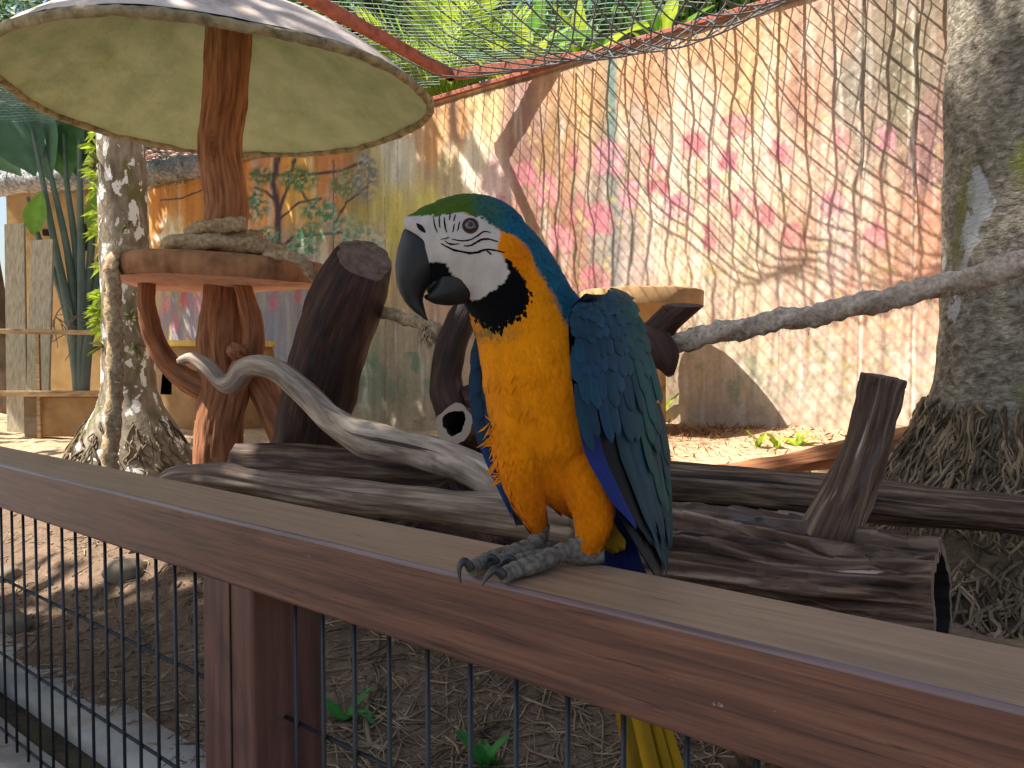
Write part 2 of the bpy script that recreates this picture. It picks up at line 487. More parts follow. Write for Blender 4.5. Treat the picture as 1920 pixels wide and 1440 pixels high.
MAT['stone'] = M('river_stone', [(0.3, srgb(96, 86, 74)), (0.6, srgb(138, 126, 108))], 9, rough=.85, bump=.4, bdist=.006, patches=[(5, (1, 1, 1), .58, .7, srgb(112, 108, 66))])
MAT['plank_wood'] = M('grey_plank', [(0.3, srgb(150, 136, 112)), (0.6, srgb(198, 184, 158))], 9, (9, 9, .5), rough=.8, bump=.3, bdist=.004)
MAT['beam_wood'] = M('old_rail_wood', [(0.3, srgb(122, 98, 70)), (0.6, srgb(178, 150, 112))], 9, (1, 6, 6), rough=.8, bump=.3, bdist=.004)
gm = bpy.data.materials.new('clear_glass'); gm.use_nodes = True
gb = gm.node_tree.nodes['Principled BSDF']
gb.inputs['Transmission Weight'].default_value = 1.0; gb.inputs['Roughness'].default_value = 0.03
gb.inputs['Base Color'].default_value = (.93, .96, .94, 1); gb.inputs['IOR'].default_value = 1.3
MAT['glass'] = gm
MAT['feather'] = M('macaw_feather', [(0.3, (.8, .8, .8)), (0.7, (1.15, 1.15, 1.15))], 70, (1, 1, .2), 'bc', 6, rough=.55, spec=.2, bump=.45, bdist=.0018, bscale=260, bstretch=(1, 1, .06),
                   use_col=True, sheen=0)
MAT['plumage'] = M('macaw_plumage', [(0.3, (.85, .85, .85)), (0.7, (1.12, 1.12, 1.12))], 60, (1, 1, .5), 'Object', 6, rough=.85, spec=.06, bump=.45, bdist=.002, bscale=240, bstretch=(1, 1, .3),
                   use_col=True, sheen=0.04)
MAT['beak'] = M('black_horn', [(0.3, srgb(14, 15, 17)), (0.6, srgb(27, 28, 31))], 40, (1, 1, 1), 'Object', 6, rough=.5, spec=.35, bump=.15, bdist=.001, bscale=90,
                patches=[(30, (1, 1, 1), .62, .75, srgb(40, 38, 35))])
MAT['toe'] = M('scaly_grey_skin', [(0.3, srgb(70, 66, 60)), (0.6, srgb(122, 114, 102))], 120, (1, 1, 1), 'Object', 6, rough=.75, bump=.8, bdist=.002, bscale=420)
MAT['claw'] = M('dark_claw', [(0.3, srgb(32, 32, 34)), (0.6, srgb(56, 56, 58))], 60, rough=.35, spec=.5, bump=.05, bdist=.001)
MAT['eye'] = M('eye', W1, 20, rough=.08, spec=.6, bump=0, use_col=True)
MAT['shade_roof'] = M('grey_roof_sheet', [(0.3, srgb(120, 104, 88)), (0.6, srgb(160, 142, 120))], 6, rough=.8, bump=.3)

# ================================================================== THE SETTING
# ------------------------------------------------------------------ ground
_ctl = []
def _c(X, Y, z): _ctl.append((X, Y, z))
for u in np.arange(-3, 7, 0.8):
    for p, z in ((1.05, -.02), (1.5, .05), (2.1, .11)):
        q = W(u, p, z); _c(q[0], q[1], z)
for x, y in ((770, 806), (900, 800), (1250, 792), (1420, 800), (1600, 806), (1850, 815), (600, 790)):
    q = PN(x, y, 4.7); _c(q[0], q[1], q[2]); _c(q[0], q[1], q[2])
_c(1.67, 2.6, .06); _c(1.45, 2.0, .03); _c(-2.3, 4.6, .13); _c(-3.3, 5.3, .14); _c(-1.3, 3.2, .13)
q = P(340, 796, 5.5); _c(q[0], q[1], q[2]); _c(-5.5, 6.5, .2); _c(-6, 10, .3); _c(-8, 7, .25)
q = P(1300, 860, 3.9); _c(q[0], q[1], q[2]); q = P(1500, 850, 3.9); _c(q[0], q[1], q[2])
_ctl = np.array(_ctl)

def ground_z(X, Y):
    X, Y = np.asarray(X, float), np.asarray(Y, float)
    sh = X.shape
    X, Y = X.ravel(), Y.ravel()
    num = np.zeros_like(X); den = np.zeros_like(X)
    for cx_, cy_, cz_ in _ctl:
        w = 1.0 / ((X - cx_) ** 2 + (Y - cy_) ** 2 + 0.12) ** 2
        num += w * cz_; den += w
    z = num / den
    p = X * ND[0] + Y * ND[1]
    far = np.clip((np.hypot(X, Y) - 9) / 8, 0, 1)
    z = z * (1 - far) + 0.2 * far
    k = np.clip((p - .86) / .45, 0, 1); k = k * k * (3 - 2 * k)
    z = z * k + (-.049) * (1 - k)
    k2 = np.clip((p - .70) / .06, 0, 1)
    z = z * k2 + (-.22) * (1 - k2)
    q = np.stack([X, Y, np.zeros_like(X)], 1)
    z = z + 0.035 * fbm(q * 1.7, 3, 3) * np.clip((p - .8) / .5, 0.15, 1) + .010 * fbm(q * 14, 4, 3) * np.clip((p - .75) * 6, 0, 1)
    z = z + .020 * fbm(q * 8, 5, 3) * np.clip((p - .77) * 12, 0, 1) * np.clip((1.6 - p) * 2, .3, 1)
    return z.reshape(sh)

def gz(X, Y): return float(ground_z(np.array([X]), np.array([Y]))[0])

fine_u = np.concatenate([[-70, -40, -20, -10, -6], np.arange(-4, 7, .035), np.arange(7, 12, .15), [14, 18, 25, 40, 70]])
fine_p = np.concatenate([[-60, -30, -12, -5, -2, -1, .3, .62], np.arange(.70, 4.75, .03), [4.9, 5.5, 7, 9, 12, 20, 40, 70]])
GU, GP = np.meshgrid(fine_u, fine_p)
GX = GU * UD[0] + GP * ND[0]; GY = GU * UD[1] + GP * ND[1]
GZ = ground_z(GX, GY)
GV = np.stack([GX, GY, GZ], -1).reshape(-1, 3)
nr, nc = GU.shape
ii = (np.arange(nr - 1)[:, None] * nc + np.arange(nc - 1)[None, :]).ravel()
GF = np.stack([ii, ii + 1, ii + nc + 1, ii + nc], 1)[:, ::-1]
soil, sand, litter = np.array(srgb(116, 96, 80)), np.array(srgb(188, 160, 128)), np.array(srgb(122, 86, 58))
kk = np.clip((GP.ravel() - 1.9) / 1.2 + .5 * fbm(GV * 1.1, 9, 3), 0, 1)[:, None]
lf = np.clip((GU.ravel() - 4.3) / 1.0, 0, 1)[:, None]
kk = np.maximum(kk, lf * np.clip((GP.ravel() - 1.2), 0, 1)[:, None])
gcol = soil * (1 - kk) + sand * kk
near = PN(1330, 815, 4.45)
dl = np.exp(-(((GV[:, 0] - near[0] + .15) / .55) ** 2 + ((GV[:, 1] - near[1]) / .38) ** 2))[:, None]
gcol = gcol * (1 - .85 * dl) + litter * .85 * dl
gcol = gcol * (1 + .22 * fbm(GV * 9, 21, 3))[:, None]
MAT['ground'] = M('bare_earth', [(0.25, (.55, .55, .55)), (0.5, (.95, .95, .95)), (.75, (1.25, 1.22, 1.18))], 34, (1, 1, 1), 'Object', 10, rough=.95, spec=.15, bump=.9, bdist=.012, bscale=60,
                  use_col=True, patches=[(120, (1, 1, 1), .70, .74, srgb(150, 132, 112)), (90, (1, 1, 1), .72, .76, srgb(46, 36, 30))])
g = link('ground', mk_mesh('ground', GV, GF, gcol), MAT['ground'])
tag(g, kind='structure')

def strip(name, p0, p1, z0, z1, u0, u1, mat, wob=0.0, seed=0, bev=.012):
    us = np.arange(u0, u1 + .01, .08)
    prof = [(p0, z0), (p0, z1 - bev), (p0 + bev, z1), (p1 - bev, z1), (p1, z1 - bev), (p1, z0)]
    V, F = [], []
    for i, u in enumerate(us):
        for j, (p, z) in enumerate(prof):
            e = wob * float(fbm(np.array([[u * 3, j * 2.3, 0]]), seed, 3)[0])
            V.append(W(u, p + e, z + e * .4))
    m = len(prof)
    for i in range(len(us) - 1):
        for j in range(m - 1):
            F.append((i * m + j, i * m + j + 1, (i + 1) * m + j + 1, (i + 1) * m + j))
    o = link(name, mk_mesh(name, V, F, bc=V), mat)
    return tag(o, kind='structure')
strip('kerb', .30, .652, -.3, -.050, -4, 9, MAT['concrete'], .006, 1)
strip('kerb', .722, .86, -.3, -.044, -4, 9, MAT['concrete'], .012, 2)
ch = strip('drain_channel', .640, .735, -.24, -.078, -4, 9, MAT['moss_channel'], .006, 3)
pv = strip('path', -3.5, .302, -.3, -.10, -8, 12, MAT['concrete'], 0, 4)

# ------------------------------------------------------------------ mural wall
WP, WTOP, WBOT = 4.70, 2.935, -0.15
# the painting, laid down colour by colour (place in the photograph -> place on the wall)
_paint = [
 (300,380,225,150,50),(330,450,235,205,130),(350,380,222,145,48),(320,330,226,160,70),(500,320,235,145,30),(560,340,226,168,48),(620,320,205,128,60),(680,360,175,155,80),(745,300,216,214,190),
 (730,400,216,200,84),(735,470,205,190,80),(800,255,212,156,98),(840,330,192,172,124),(800,420,216,202,96),(880,300,246,230,200),(905,200,240,204,140),(860,220,204,148,90),(930,350,236,196,184),
 (985,200,156,112,98),(985,300,148,104,88),(985,420,168,116,92),(1030,180,212,156,106),(1040,260,170,128,72),(1040,330,166,118,80),(1060,450,156,94,64),(1100,200,206,158,100),(1110,280,184,154,116),
 (1120,350,158,138,128),(1150,450,166,148,138),(1200,250,196,166,138),(1200,160,204,148,98),(1250,350,236,208,184),(1300,200,236,198,170),(1300,450,232,196,158),(1400,300,240,208,176),(1400,150,216,168,114),
 (1480,300,228,186,156),(1508,200,200,140,108),(1508,450,218,168,138),(1560,300,226,180,152),(1570,450,228,190,176),(1600,150,142,132,116),(1620,250,160,136,116),(1640,400,216,166,134),(1680,500,212,150,116),
 (1690,150,130,120,92),(1730,300,140,96,94),(1735,450,200,134,100),(1700,600,220,172,142),(1600,600,226,170,138),(1500,600,226,184,156),(1400,600,216,184,148),(1300,700,176,156,128),(1400,720,194,176,148),
 (1550,720,212,184,160),(1700,720,222,194,170),(1300,800,156,132,104),(1600,800,196,170,140),(340,600,156,146,164),(500,600,146,146,154),(560,560,164,156,154),(600,620,156,156,146),(680,560,194,170,118),(740,500,196,158,110),
 (740,650,168,150,118),(700,720,138,144,114),(800,700,170,152,124),(820,600,186,148,118),(760,760,148,138,108),(1300,60,212,158,104),(1420,60,216,168,116),(1560,60,196,160,130),(1850,100,150,120,96),(1850,500,206,150,116),(1950,300,196,130,96)]
_pp = np.array([(a, b, *srgb(c, d, e)) for a, b, c, d, e in _paint])

def seg_d(x, y, pts):
    d = np.full(x.shape, 1e9)
    for (x0, y0), (x1, y1) in zip(pts[:-1], pts[1:]):
        t = np.clip(((x - x0) * (x1 - x0) + (y - y0) * (y1 - y0)) / max((x1 - x0) ** 2 + (y1 - y0) ** 2, 1), 0, 1)
        d = np.minimum(d, np.hypot(x - x0 - t * (x1 - x0), y - y0 - t * (y1 - y0)))
    return d

def mural(x, y):
    n2 = lambda sx, sy, sd, o=4: fbm(np.stack([x / sx, y / sy, np.zeros_like(x)], 1), sd, o)
    wx = x + 14 * n2(30, 90, 1)
    wy = y + 30 * n2(30, 90, 2)
    num = np.zeros((len(x), 3)); den = np.zeros(len(x))
    for a, b, r, g_, b_ in _pp:
        w = 1.0 / (((wx - a) / 26) ** 2 + ((wy - b) / 62) ** 2 + .05) ** 2.1
        num += w[:, None] * np.array([r, g_, b_]); den += w
    c = num / den[:, None]
    # vertical brush drags and weathering
    st = n2(9, 160, 5)
    c = c * (1 + .42 * st)[:, None]
    s2 = np.clip(n2(16, 240, 6, 3) * 2.2 - .35, 0, 1)
    c = c * (1 - .35 * s2[:, None]) + np.array(srgb(104, 78, 56)) * .35 * s2[:, None]
    s3 = np.clip(n2(12, 120, 7, 3) * 2.4 - .5, 0, 1)
    c = c * (1 - .5 * s3[:, None]) + np.array(srgb(234, 224, 206)) * .5 * s3[:, None]
    s5 = np.clip(n2(34, 110, 8, 4) * 3.0 - .7, 0, 1) * (x > 280)
    c = c * (1 - .4 * s5[:, None]) + np.array(srgb(150, 128, 132)) * .4 * s5[:, None]
    def lay(col, a, ix=None):
        nonlocal c
        a = np.clip(a, 0, 1)[:, None]
        if ix is None:
            c = c * (1 - a) + np.array(srgb(*col)) * a
        else:
            c[ix] = c[ix] * (1 - a) + np.array(srgb(*col)) * a
    def near(x0, x1, y0, y1):
        return np.nonzero((x > x0) & (x < x1) & (y > y0) & (y < y1))[0]
    def n3(ix, sx, sy, sd, o=3): return fbm(np.stack([x[ix] / sx, y[ix] / sy, np.zeros(len(ix))], 1), sd, o)
    rag = n2(7, 12, 11)
    # lilac meadow under the tree, green base
    lay((126, 122, 142), .5 * ((x > 290) & (x < 640) & (y > 545)) * np.clip(.5 + n2(6, 60, 12) * 2, 0, 1))
    lay((186, 176, 90), .7 * ((x > 290) & (x < 640) & (y > 545)) * np.clip(n2(5, 70, 13) * 3 - .2, 0, 1))
    lay((92, 132, 96), .75 * np.clip(n2(20, 40, 14) * 2.6 - .1, 0, 1) * ((y > 660) & (y < 790) & (x < 830)))
    lay((104, 132, 92), .6 * np.clip(n2(16, 30, 15) * 2.6 - .2, 0, 1) * ((y > 640) & (y < 780) & (x > 1240)))
    # painted tree
    for pts, wd in (([(520, 295), (512, 340), (522, 400), (520, 470)], 9), ([(522, 400), (540, 350), (552, 300)], 5), ([(520, 380), (500, 360), (480, 352)], 4),
                    ([(524, 470), (548, 445), (590, 440), (640, 436)], 4), ([(525, 410), (560, 380), (600, 372)], 3), ([(522, 470), (540, 478), (560, 500)], 4),
                    ([(690, 300), (640, 320), (560, 330), (470, 326)], 4), ([(625, 480), (625, 300)], 2), ([(626, 420), (650, 380), (690, 350)], 3), ([(300, 375), (340, 372), (390, 352)], 2), ([(560, 350), (585, 390), (600, 372)], 3)):
        px_ = [p_[0] for p_ in pts]; py_ = [p_[1] for p_ in pts]
        ix = near(min(px_) - 20, max(px_) + 20, min(py_) - 20, max(py_) + 20)
        lay((74, 58, 70), 1.6 - seg_d(x[ix] + 3 * rag[ix], y[ix], pts) / (wd * .62), ix)
    for ex, ey, rx, ry, cc in ((478, 385, 34, 40, (70, 120, 84)), (560, 335, 46, 30, (86, 116, 60)), (598, 398, 44, 34, (76, 128, 92)), (645, 345, 34, 36, (110, 118, 74)), (650, 430, 40, 34, (92, 134, 112)),
                               (500, 442, 34, 22, (66, 122, 92)), (560, 470, 46, 22, (60, 118, 84)), (685, 330, 30, 60, (120, 122, 116)), (690, 450, 36, 36, (128, 140, 122)), (580, 440, 40, 26, (84, 138, 96)), (490, 330, 30, 22, (92, 110, 60)), (340, 500, 40, 24, (120, 140, 80))):
        ix = near(ex - rx, ex + rx, ey - ry, ey + ry)
        e = 1 - np.hypot((x[ix] - ex) / rx, (y[ix] - ey) / ry)
        lay(cc, np.clip(e * 2.2, 0, 1) * np.clip(n3(ix, 7, 6, 31 + ex) * 5 + .75, 0, 1), ix)
        lay(tuple(min(255, k + 60) for k in cc), np.clip(e * 2, 0, 1) * np.clip(n3(ix, 4, 5, 61 + ey) * 5 - .4, 0, 1) * .7, ix)
    # white clouds of paint left of the tree
    lay((236, 232, 220), np.clip(1 - np.hypot((x - 322) / 30, (y - 455) / 46) + rag * .9, 0, 1) * 1.4)
    # blue-green painted pole
    lay((96, 132, 124), (1.5 - np.abs(x - 1147 + 2 * rag) / 9) * (y < 330))
    lay((112, 116, 112), (1.3 - np.abs(x - 1150 + 4 * rag) / 16) * ((y >= 320) & (y < 620)) * .8)
    # tulips: cup of three petals, stem and leaves
    tul = [(985, 325, 38, 46), (1025, 356, 40, 58), (1083, 392, 32, 56), (1141, 295, 58, 66), (1124, 410, 54, 58), (1047, 448, 54, 48), (1116, 522, 58, 46), (1180, 362, 34, 60), (1302, 272, 56, 50), (1380, 236, 58, 44), (1232, 336, 48, 60), (1272, 386, 56, 46),
           (1332, 356, 36, 54), (1392, 382, 58, 58), (1432, 404, 40, 40), (1660, 262, 40, 50), (1463, 284, 44, 50), (1330, 440, 30, 52), (1078, 296, 26, 50), (1560, 380, 40, 50), (1365, 300, 40, 40), (1640, 440, 40, 50), (1490, 440, 44, 40), (940, 390, 22, 50), (1215, 290, 30, 40), (1580, 260, 30, 46),
           (345, 562, 18, 34), (371, 566, 16, 36), (328, 604, 14, 34), (396, 556, 18, 30), (482, 602, 16, 34), (581, 492, 22, 18), (512, 566, 18, 30), (310, 570, 12, 30), (560, 556, 14, 26), (352, 640, 12, 24)]
    for k, (tx, ty, tw, th) in enumerate(tul):
        big = tw > 24
        ix = near(tx - 45, tx + 45, ty - th, ty + th * 2.5)
        if not len(ix): continue
        xi, yi, ri = x[ix], y[ix], rag[ix]
        if big:
            lay((112, 128, 96), (1.2 - seg_d(xi + 3 * ri, yi, [(tx, ty + th * .4), (tx + 6 * math.sin(k), ty + th * 2.2)]) / 3) * .5, ix)
            lay((104, 128, 92), (1.2 - seg_d(xi + 3 * ri, yi, [(tx + 3, ty + th * 2), (tx + 24 * math.cos(k * 2), ty + th * .9)]) / 4) * .4, ix)
        cc = [(206, 104, 124), (214, 126, 136), (196, 100, 112), (214, 136, 154)][k % 4]
        nz = n3(ix, 6, 22, 40 + k)
        for sgn in (-1, 0, 1):
            cxx = tx + sgn * tw * .27
            e = 1 - np.hypot((xi - cxx + 3 * ri) / (tw * .27), (yi - ty + (4 if sgn == 0 else -3)) / (th * .55))
            lay(cc if sgn else tuple(int(v * .94) for v in cc), np.clip(e * 4, 0, 1) * np.clip(.74 + nz * 1.2, .2, .97), ix)
            lay((164, 70, 92), np.clip(1 - np.abs(e - .08) / .1, 0, 1) * .4, ix)
    # bare plaster, damp and moss
    lay((196, 172, 96), np.clip(n2(16, 22, 51) * 3 - 1.0, 0, 1) * .8 * (x > 960) * (y > 200))
    lay((104, 96, 78), np.clip(n2(40, 60, 52) * 2 + .25, 0, 1) * .85 * np.clip((x - 1570) / 60, 0, 1) * np.clip((260 - y) / 180, 0, 1) * .8)
    lay((176, 170, 150), np.clip(n2(7, 7, 53) * 6 - 2.2, 0, 1) * .9 * np.clip((x - 1480) / 60, 0, 1))
    for lx in (1612, 1712):
        lay((222, 214, 196), (1.2 - np.abs(x - lx + 2 * rag) / 4) * np.clip(.4 + rag, 0, 1))
    for lx in (722, 745, 886, 690, 1460):
        lay((96, 84, 66), (1.1 - np.abs(x - lx + 1.5 * rag) / 1.6) * .5)
    lay((190, 164, 130), np.clip((y - 740 + 30 * n2(30, 30, 55)) / 60, 0, 1) * .6)
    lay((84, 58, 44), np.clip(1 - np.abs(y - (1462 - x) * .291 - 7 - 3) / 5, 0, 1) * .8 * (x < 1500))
    g_ = c.mean(1, keepdims=True)
    c = (c * .86 + g_ * .14) * .94
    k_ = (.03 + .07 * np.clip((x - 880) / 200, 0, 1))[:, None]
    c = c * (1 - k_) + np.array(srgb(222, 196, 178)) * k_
    return np.clip(c, .015, .90)

xs = np.linspace(240, 2150, 860)
us = np.array([PN(x, 600, WP).dot(UD) for x in xs])
zs = np.linspace(WBOT, WTOP, 290)
UU, ZZ = np.meshgrid(us, zs)
WV = (UU[..., None] * UD + WP * ND + ZZ[..., None] * ZD).reshape(-1, 3)
mx_, my_ = px_of(WV)
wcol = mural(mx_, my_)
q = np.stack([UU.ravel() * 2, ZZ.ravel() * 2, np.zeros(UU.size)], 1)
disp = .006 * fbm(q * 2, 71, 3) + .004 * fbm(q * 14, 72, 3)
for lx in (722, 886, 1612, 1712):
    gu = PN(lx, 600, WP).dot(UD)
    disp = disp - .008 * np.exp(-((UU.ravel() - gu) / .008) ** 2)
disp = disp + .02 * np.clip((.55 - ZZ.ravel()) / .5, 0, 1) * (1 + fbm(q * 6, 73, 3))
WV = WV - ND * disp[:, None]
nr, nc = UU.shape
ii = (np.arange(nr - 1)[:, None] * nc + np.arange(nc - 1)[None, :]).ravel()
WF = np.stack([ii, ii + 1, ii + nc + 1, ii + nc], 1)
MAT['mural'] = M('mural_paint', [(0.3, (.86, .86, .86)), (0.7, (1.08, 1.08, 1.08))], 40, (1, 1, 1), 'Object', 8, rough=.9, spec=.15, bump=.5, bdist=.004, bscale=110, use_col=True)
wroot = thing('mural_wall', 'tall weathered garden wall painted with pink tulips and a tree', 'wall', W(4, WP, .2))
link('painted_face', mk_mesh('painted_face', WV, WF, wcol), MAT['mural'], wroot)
uc = (us[0] + us[-1]) / 2
V, F = box(W(uc, WP + .11, (WBOT + WTOP) / 2 - .006), UD * (abs(us[0] - us[-1]) / 2 - .004), ND * .098, ZD * (WTOP - WBOT) / 2)
link('core', mk_mesh('core', V, F, smooth=False), MAT['ochre'], wroot)
V, F = box(W(uc, WP + .10, WTOP + .016), UD * (abs(us[0] - us[-1]) / 2 + .01), ND * .125, ZD * .018, .006)
link('coping', mk_mesh('coping', V, F, smooth=False), MAT['rust'], wroot)

# ------------------------------------------------------------------ railing
RP0, RP1, RZ0, RZ1 = .556, .676, .497, .585
rail_u0, rail_u1 = -3.2, 5.2
fence = thing('railing', 'brown wooden railing with dark wire mesh under the macaw', 'railing', W(0, .61, -.05))
def along(name, ctr, half_u, half_n, half_z, mat, parent, bev, rot=True, axis='u'):
    """a beam built in its own axes, so the grain runs along it"""
    V, F = box((0, 0, 0), (half_u, 0, 0) if axis == 'u' else (0, 0, half_z), (0, half_n, 0), (0, 0, half_z) if axis == 'u' else (half_u, 0, 0), bev)
    o = link(name, mk_mesh(name, V, F, smooth=False), mat, parent, loc=Vector(ctr) - parent_origin(parent))
    o.rotation_euler = (0, 0, math.atan2(-UD[1], -UD[0]))
    return o
# the rail has softly worn edges: a fine swept profile with small waves
def worn_beam(name, ctr, L, hn, hz, mat, parent, seg=.03, bev=.0045, seed=0, amp=.0012):
    xs_ = np.arange(-L, L + seg, seg)
    prof = []
    for sb, sc_, a0 in ((1, 1, 0), (-1, 1, 90), (-1, -1, 180), (1, -1, 270)):
        for k in range(4):
            a = math.radians(a0 + 30 * k)
            prof.append((sb * (hn - bev) + math.cos(a) * bev, sc_ * (hz - bev) + math.sin(a) * bev))
    m = len(prof)
    V = []
    for x in xs_:
        for j, (a, b) in enumerate(prof):
            V.append((x, a, b))
    V = np.array(V)
    e = fbm(V * np.array([2.5, 30, 30]), seed, 3) * amp
    V[:, 1] += e * np.sign(V[:, 1]); V[:, 2] += fbm(V * np.array([2.2, 26, 26]), seed + 3, 3) * amp * np.sign(V[:, 2])
    F = []
    for i in range(len(xs_) - 1):
        for j in range(m):
            k = (j + 1) % m
            F.append((i * m + j, i * m + k, (i + 1) * m + k, (i + 1) * m + j))
    F += [tuple(range(m))[::-1], tuple(range((len(xs_) - 1) * m, len(xs_) * m))]
    me = mk_mesh(name, V, F, smooth=False)
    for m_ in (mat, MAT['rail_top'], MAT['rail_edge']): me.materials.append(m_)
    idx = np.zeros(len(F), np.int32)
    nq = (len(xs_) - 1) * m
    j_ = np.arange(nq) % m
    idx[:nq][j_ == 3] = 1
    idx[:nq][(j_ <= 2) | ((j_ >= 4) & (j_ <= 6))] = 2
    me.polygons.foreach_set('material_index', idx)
    o = link(name, me, None, parent, loc=Vector(ctr) - parent_origin(parent))
    o.rotation_euler = (0, 0, math.atan2(-UD[1], -UD[0]))
    return o
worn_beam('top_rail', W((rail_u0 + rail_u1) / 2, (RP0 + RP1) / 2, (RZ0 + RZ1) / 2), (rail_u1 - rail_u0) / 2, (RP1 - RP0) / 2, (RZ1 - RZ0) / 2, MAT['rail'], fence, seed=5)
pu0 = PN(378, 1095, .560).dot(UD); pu1 = PN(472, 1120, .560).dot(UD)
pw = abs(pu0 - pu1) / 2
PUC = (pu0 + pu1) / 2
def post(u):
    o = along('post', W(u, .560 + .058, .22), pw, .058, .28, MAT['post'], fence, .006, axis='z')
    return o
post(PUC)
gv, gf = box((0, 0, 0), (0, 0, .277), (0, .0015, 0), (.0012, 0, 0))
o = link('crack', mk_mesh('crack', gv, gf, smooth=False), MAT['dark_hole'], fence, loc=Vector(W(PUC - pw * .18, .5598, .22)) - fence.location)
o.rotation_euler = (0, 0, math.atan2(-UD[1], -UD[0]))
for k in (-2, -1, 1, 2):
    post(PUC + k * 1.42)
MP = .604
bar_px = [5, 25, 46, 69, 93, 118, 143, 170, 198, 228, 259, 293, 328, 366]
bar_px_r = [555, 606, 665, 730, 802, 882, 968, 1065, 1170, 1290]
bu = [PN(x, 1100 if x < 400 else 1250, MP).dot(UD) for x in bar_px] + [PN(x, 1250, MP).dot(UD) for x in bar_px_r]
step = abs(bu[0] - bu[13]) / 13
for k in range(1, 30): bu.append(bu[0] + step * k)
for k in range(1, 14): bu.append(bu[23] - step * k)
ztop = RZ0 + .004
BZ0 = -.046
bv, bf, _ = tube([(0, 0, BZ0), (0, 0, ztop)], [.0029, .0029], 8, 2)
bme = mk_mesh('bar', bv, bf)
bme.materials.append(MAT['wire'])
for u in bu:
    q = W(u, MP, 0)
    link('bar', bme, None, fence, loc=Vector(q) - fence.location)
for z in (.313, .143, -.030):
    for a, b in ((rail_u0, PUC - pw + .01), (PUC + pw - .01, rail_u1)):
        V, F, _ = tube([W(a, MP + .0055, z), W(b, MP + .0055, z)], [.0029, .0029], 8, 2)
        link('cross_wire', mk_mesh('cross_wire', V, F), MAT['wire'], fence)

# ================================================================== LOGS, STAND, ROPES
def limb(name, px, rpx, sides=22, n=40, mat=None, parent=None, **kw):
    """px: list of (x, y, Y); rpx: radii in photo pixels at that distance"""
    pts = [P(x, y, Y) for x, y, Y in px]
    rad = [r / FPX * Y for r, (_, _, Y) in zip(rpx, px)]
    V, F, bc = tube(pts, rad, sides, n, **kw)
    return link(name, mk_mesh(name, V, F, bc=bc), mat, parent)

# ---- umbrella perch stand
SY = 3.2
sx = P(425, 60, SY)[0]
base = np.array([sx, SY, gz(sx, SY)])
st = thing('perch_stand', 'mushroom shaped bird perch with pale green canopy and red brown post', 'perch stand', base)
tp = [(404, 995, SY), (408, 930, SY), (412, 800, SY), (425, 720, SY), (424, 640, SY), (425, 560, SY), (425, 500, SY), (420, 440, SY), (425, 380, SY), (412, 280, SY), (424, 180, SY), (430, 60, SY), (430, -5, SY)]
limb('post', tp, [50, 46, 44, 46, 52, 42, 40, 39, 38, 38, 39, 40, 40], 84, 240, MAT['clay_bark'], st, amp=.009, ridge=9, lng=9, lump=.012, lumps=1.2, seed=2)
# oval painted knots on the post
for kx, ky, ry in ((398, 275, 28), (397, 610, 26)):
    for s in (1, .66, .36):
        cpt = P(kx, ky, SY - .088)
        ring = [cpt + np.array([math.cos(a) * 8 / FPX * SY * s, -.006 * s, math.sin(a) * ry / FPX * SY * s]) for a in np.linspace(0, 2 * math.pi, 20)]
        V, F, bc = tube(ring, [.0022, .0022], 5, 24)
        link('knot_ring', mk_mesh('knot_ring', V, F, bc=bc), MAT['clay_bark'], st)
# canopy: concave umbrella with thick lip; underside, rim and top each a part
CR, CRISE = .835, .335
cz_rim = 1.835
cc = np.array([sx - .01, SY, 0])
def dome(rads, zf, seg=96, seed=0, amp=.006):
    V, F = [], []
    for i, r in enumerate(rads):
        for j in range(seg):
            a = 2 * math.pi * j / seg
            wob = 1 + .012 * math.sin(3 * a + 1) + .010 * math.sin(7 * a)
            V.append((cc[0] + r * wob * math.cos(a), cc[1] + r * wob * math.sin(a), zf(r) + .010 * math.sin(2 * a + .6)))
    V = np.array(V)
    V[:, 2] += amp * fbm(V * 6, seed, 4) + amp * .5 * fbm(V * 22, seed + 3, 3)
    for i in range(len(rads) - 1):
        for j in range(seg):
            k = (j + 1) % seg
            F.append((i * seg + j, i * seg + k, (i + 1) * seg + k, (i + 1) * seg + j))
    return V, F
zu = lambda r: cz_rim + CRISE * (1 - (r / CR) ** 1.7)
V, F = dome(np.linspace(.02, CR - .022, 44), zu, 140, 4, .016)
link('canopy_underside', mk_mesh('canopy_underside', V, [f[::-1] for f in F]), MAT['dish'], st)
zt = lambda r: cz_rim + .024 + (CRISE + .035) * (1 - (r / CR) ** 2.1)
V, F = dome(np.linspace(.01, CR - .01, 30), zt, 96, 8, .006)
link('canopy_top', mk_mesh('canopy_top', V, F), MAT['dish_top'], st)
rim = []
for j in range(141):
    a = 2 * math.pi * j / 140
    wob = 1 + .012 * math.sin(3 * a + 1) + .010 * math.sin(7 * a)
    rim.append((cc[0] + (CR - .012) * wob * math.cos(a), cc[1] + (CR - .012) * wob * math.sin(a), cz_rim + .014 + .010 * math.sin(2 * a + .6)))
V, F, bc = tube(rim, [.017, .017], 12, 300, amp=.008, ridge=3, lng=16, seed=6, cap0=False, cap1=False)
link('canopy_rim', mk_mesh('canopy_rim', V, F, bc=bc), MAT['dish_rim'], st)
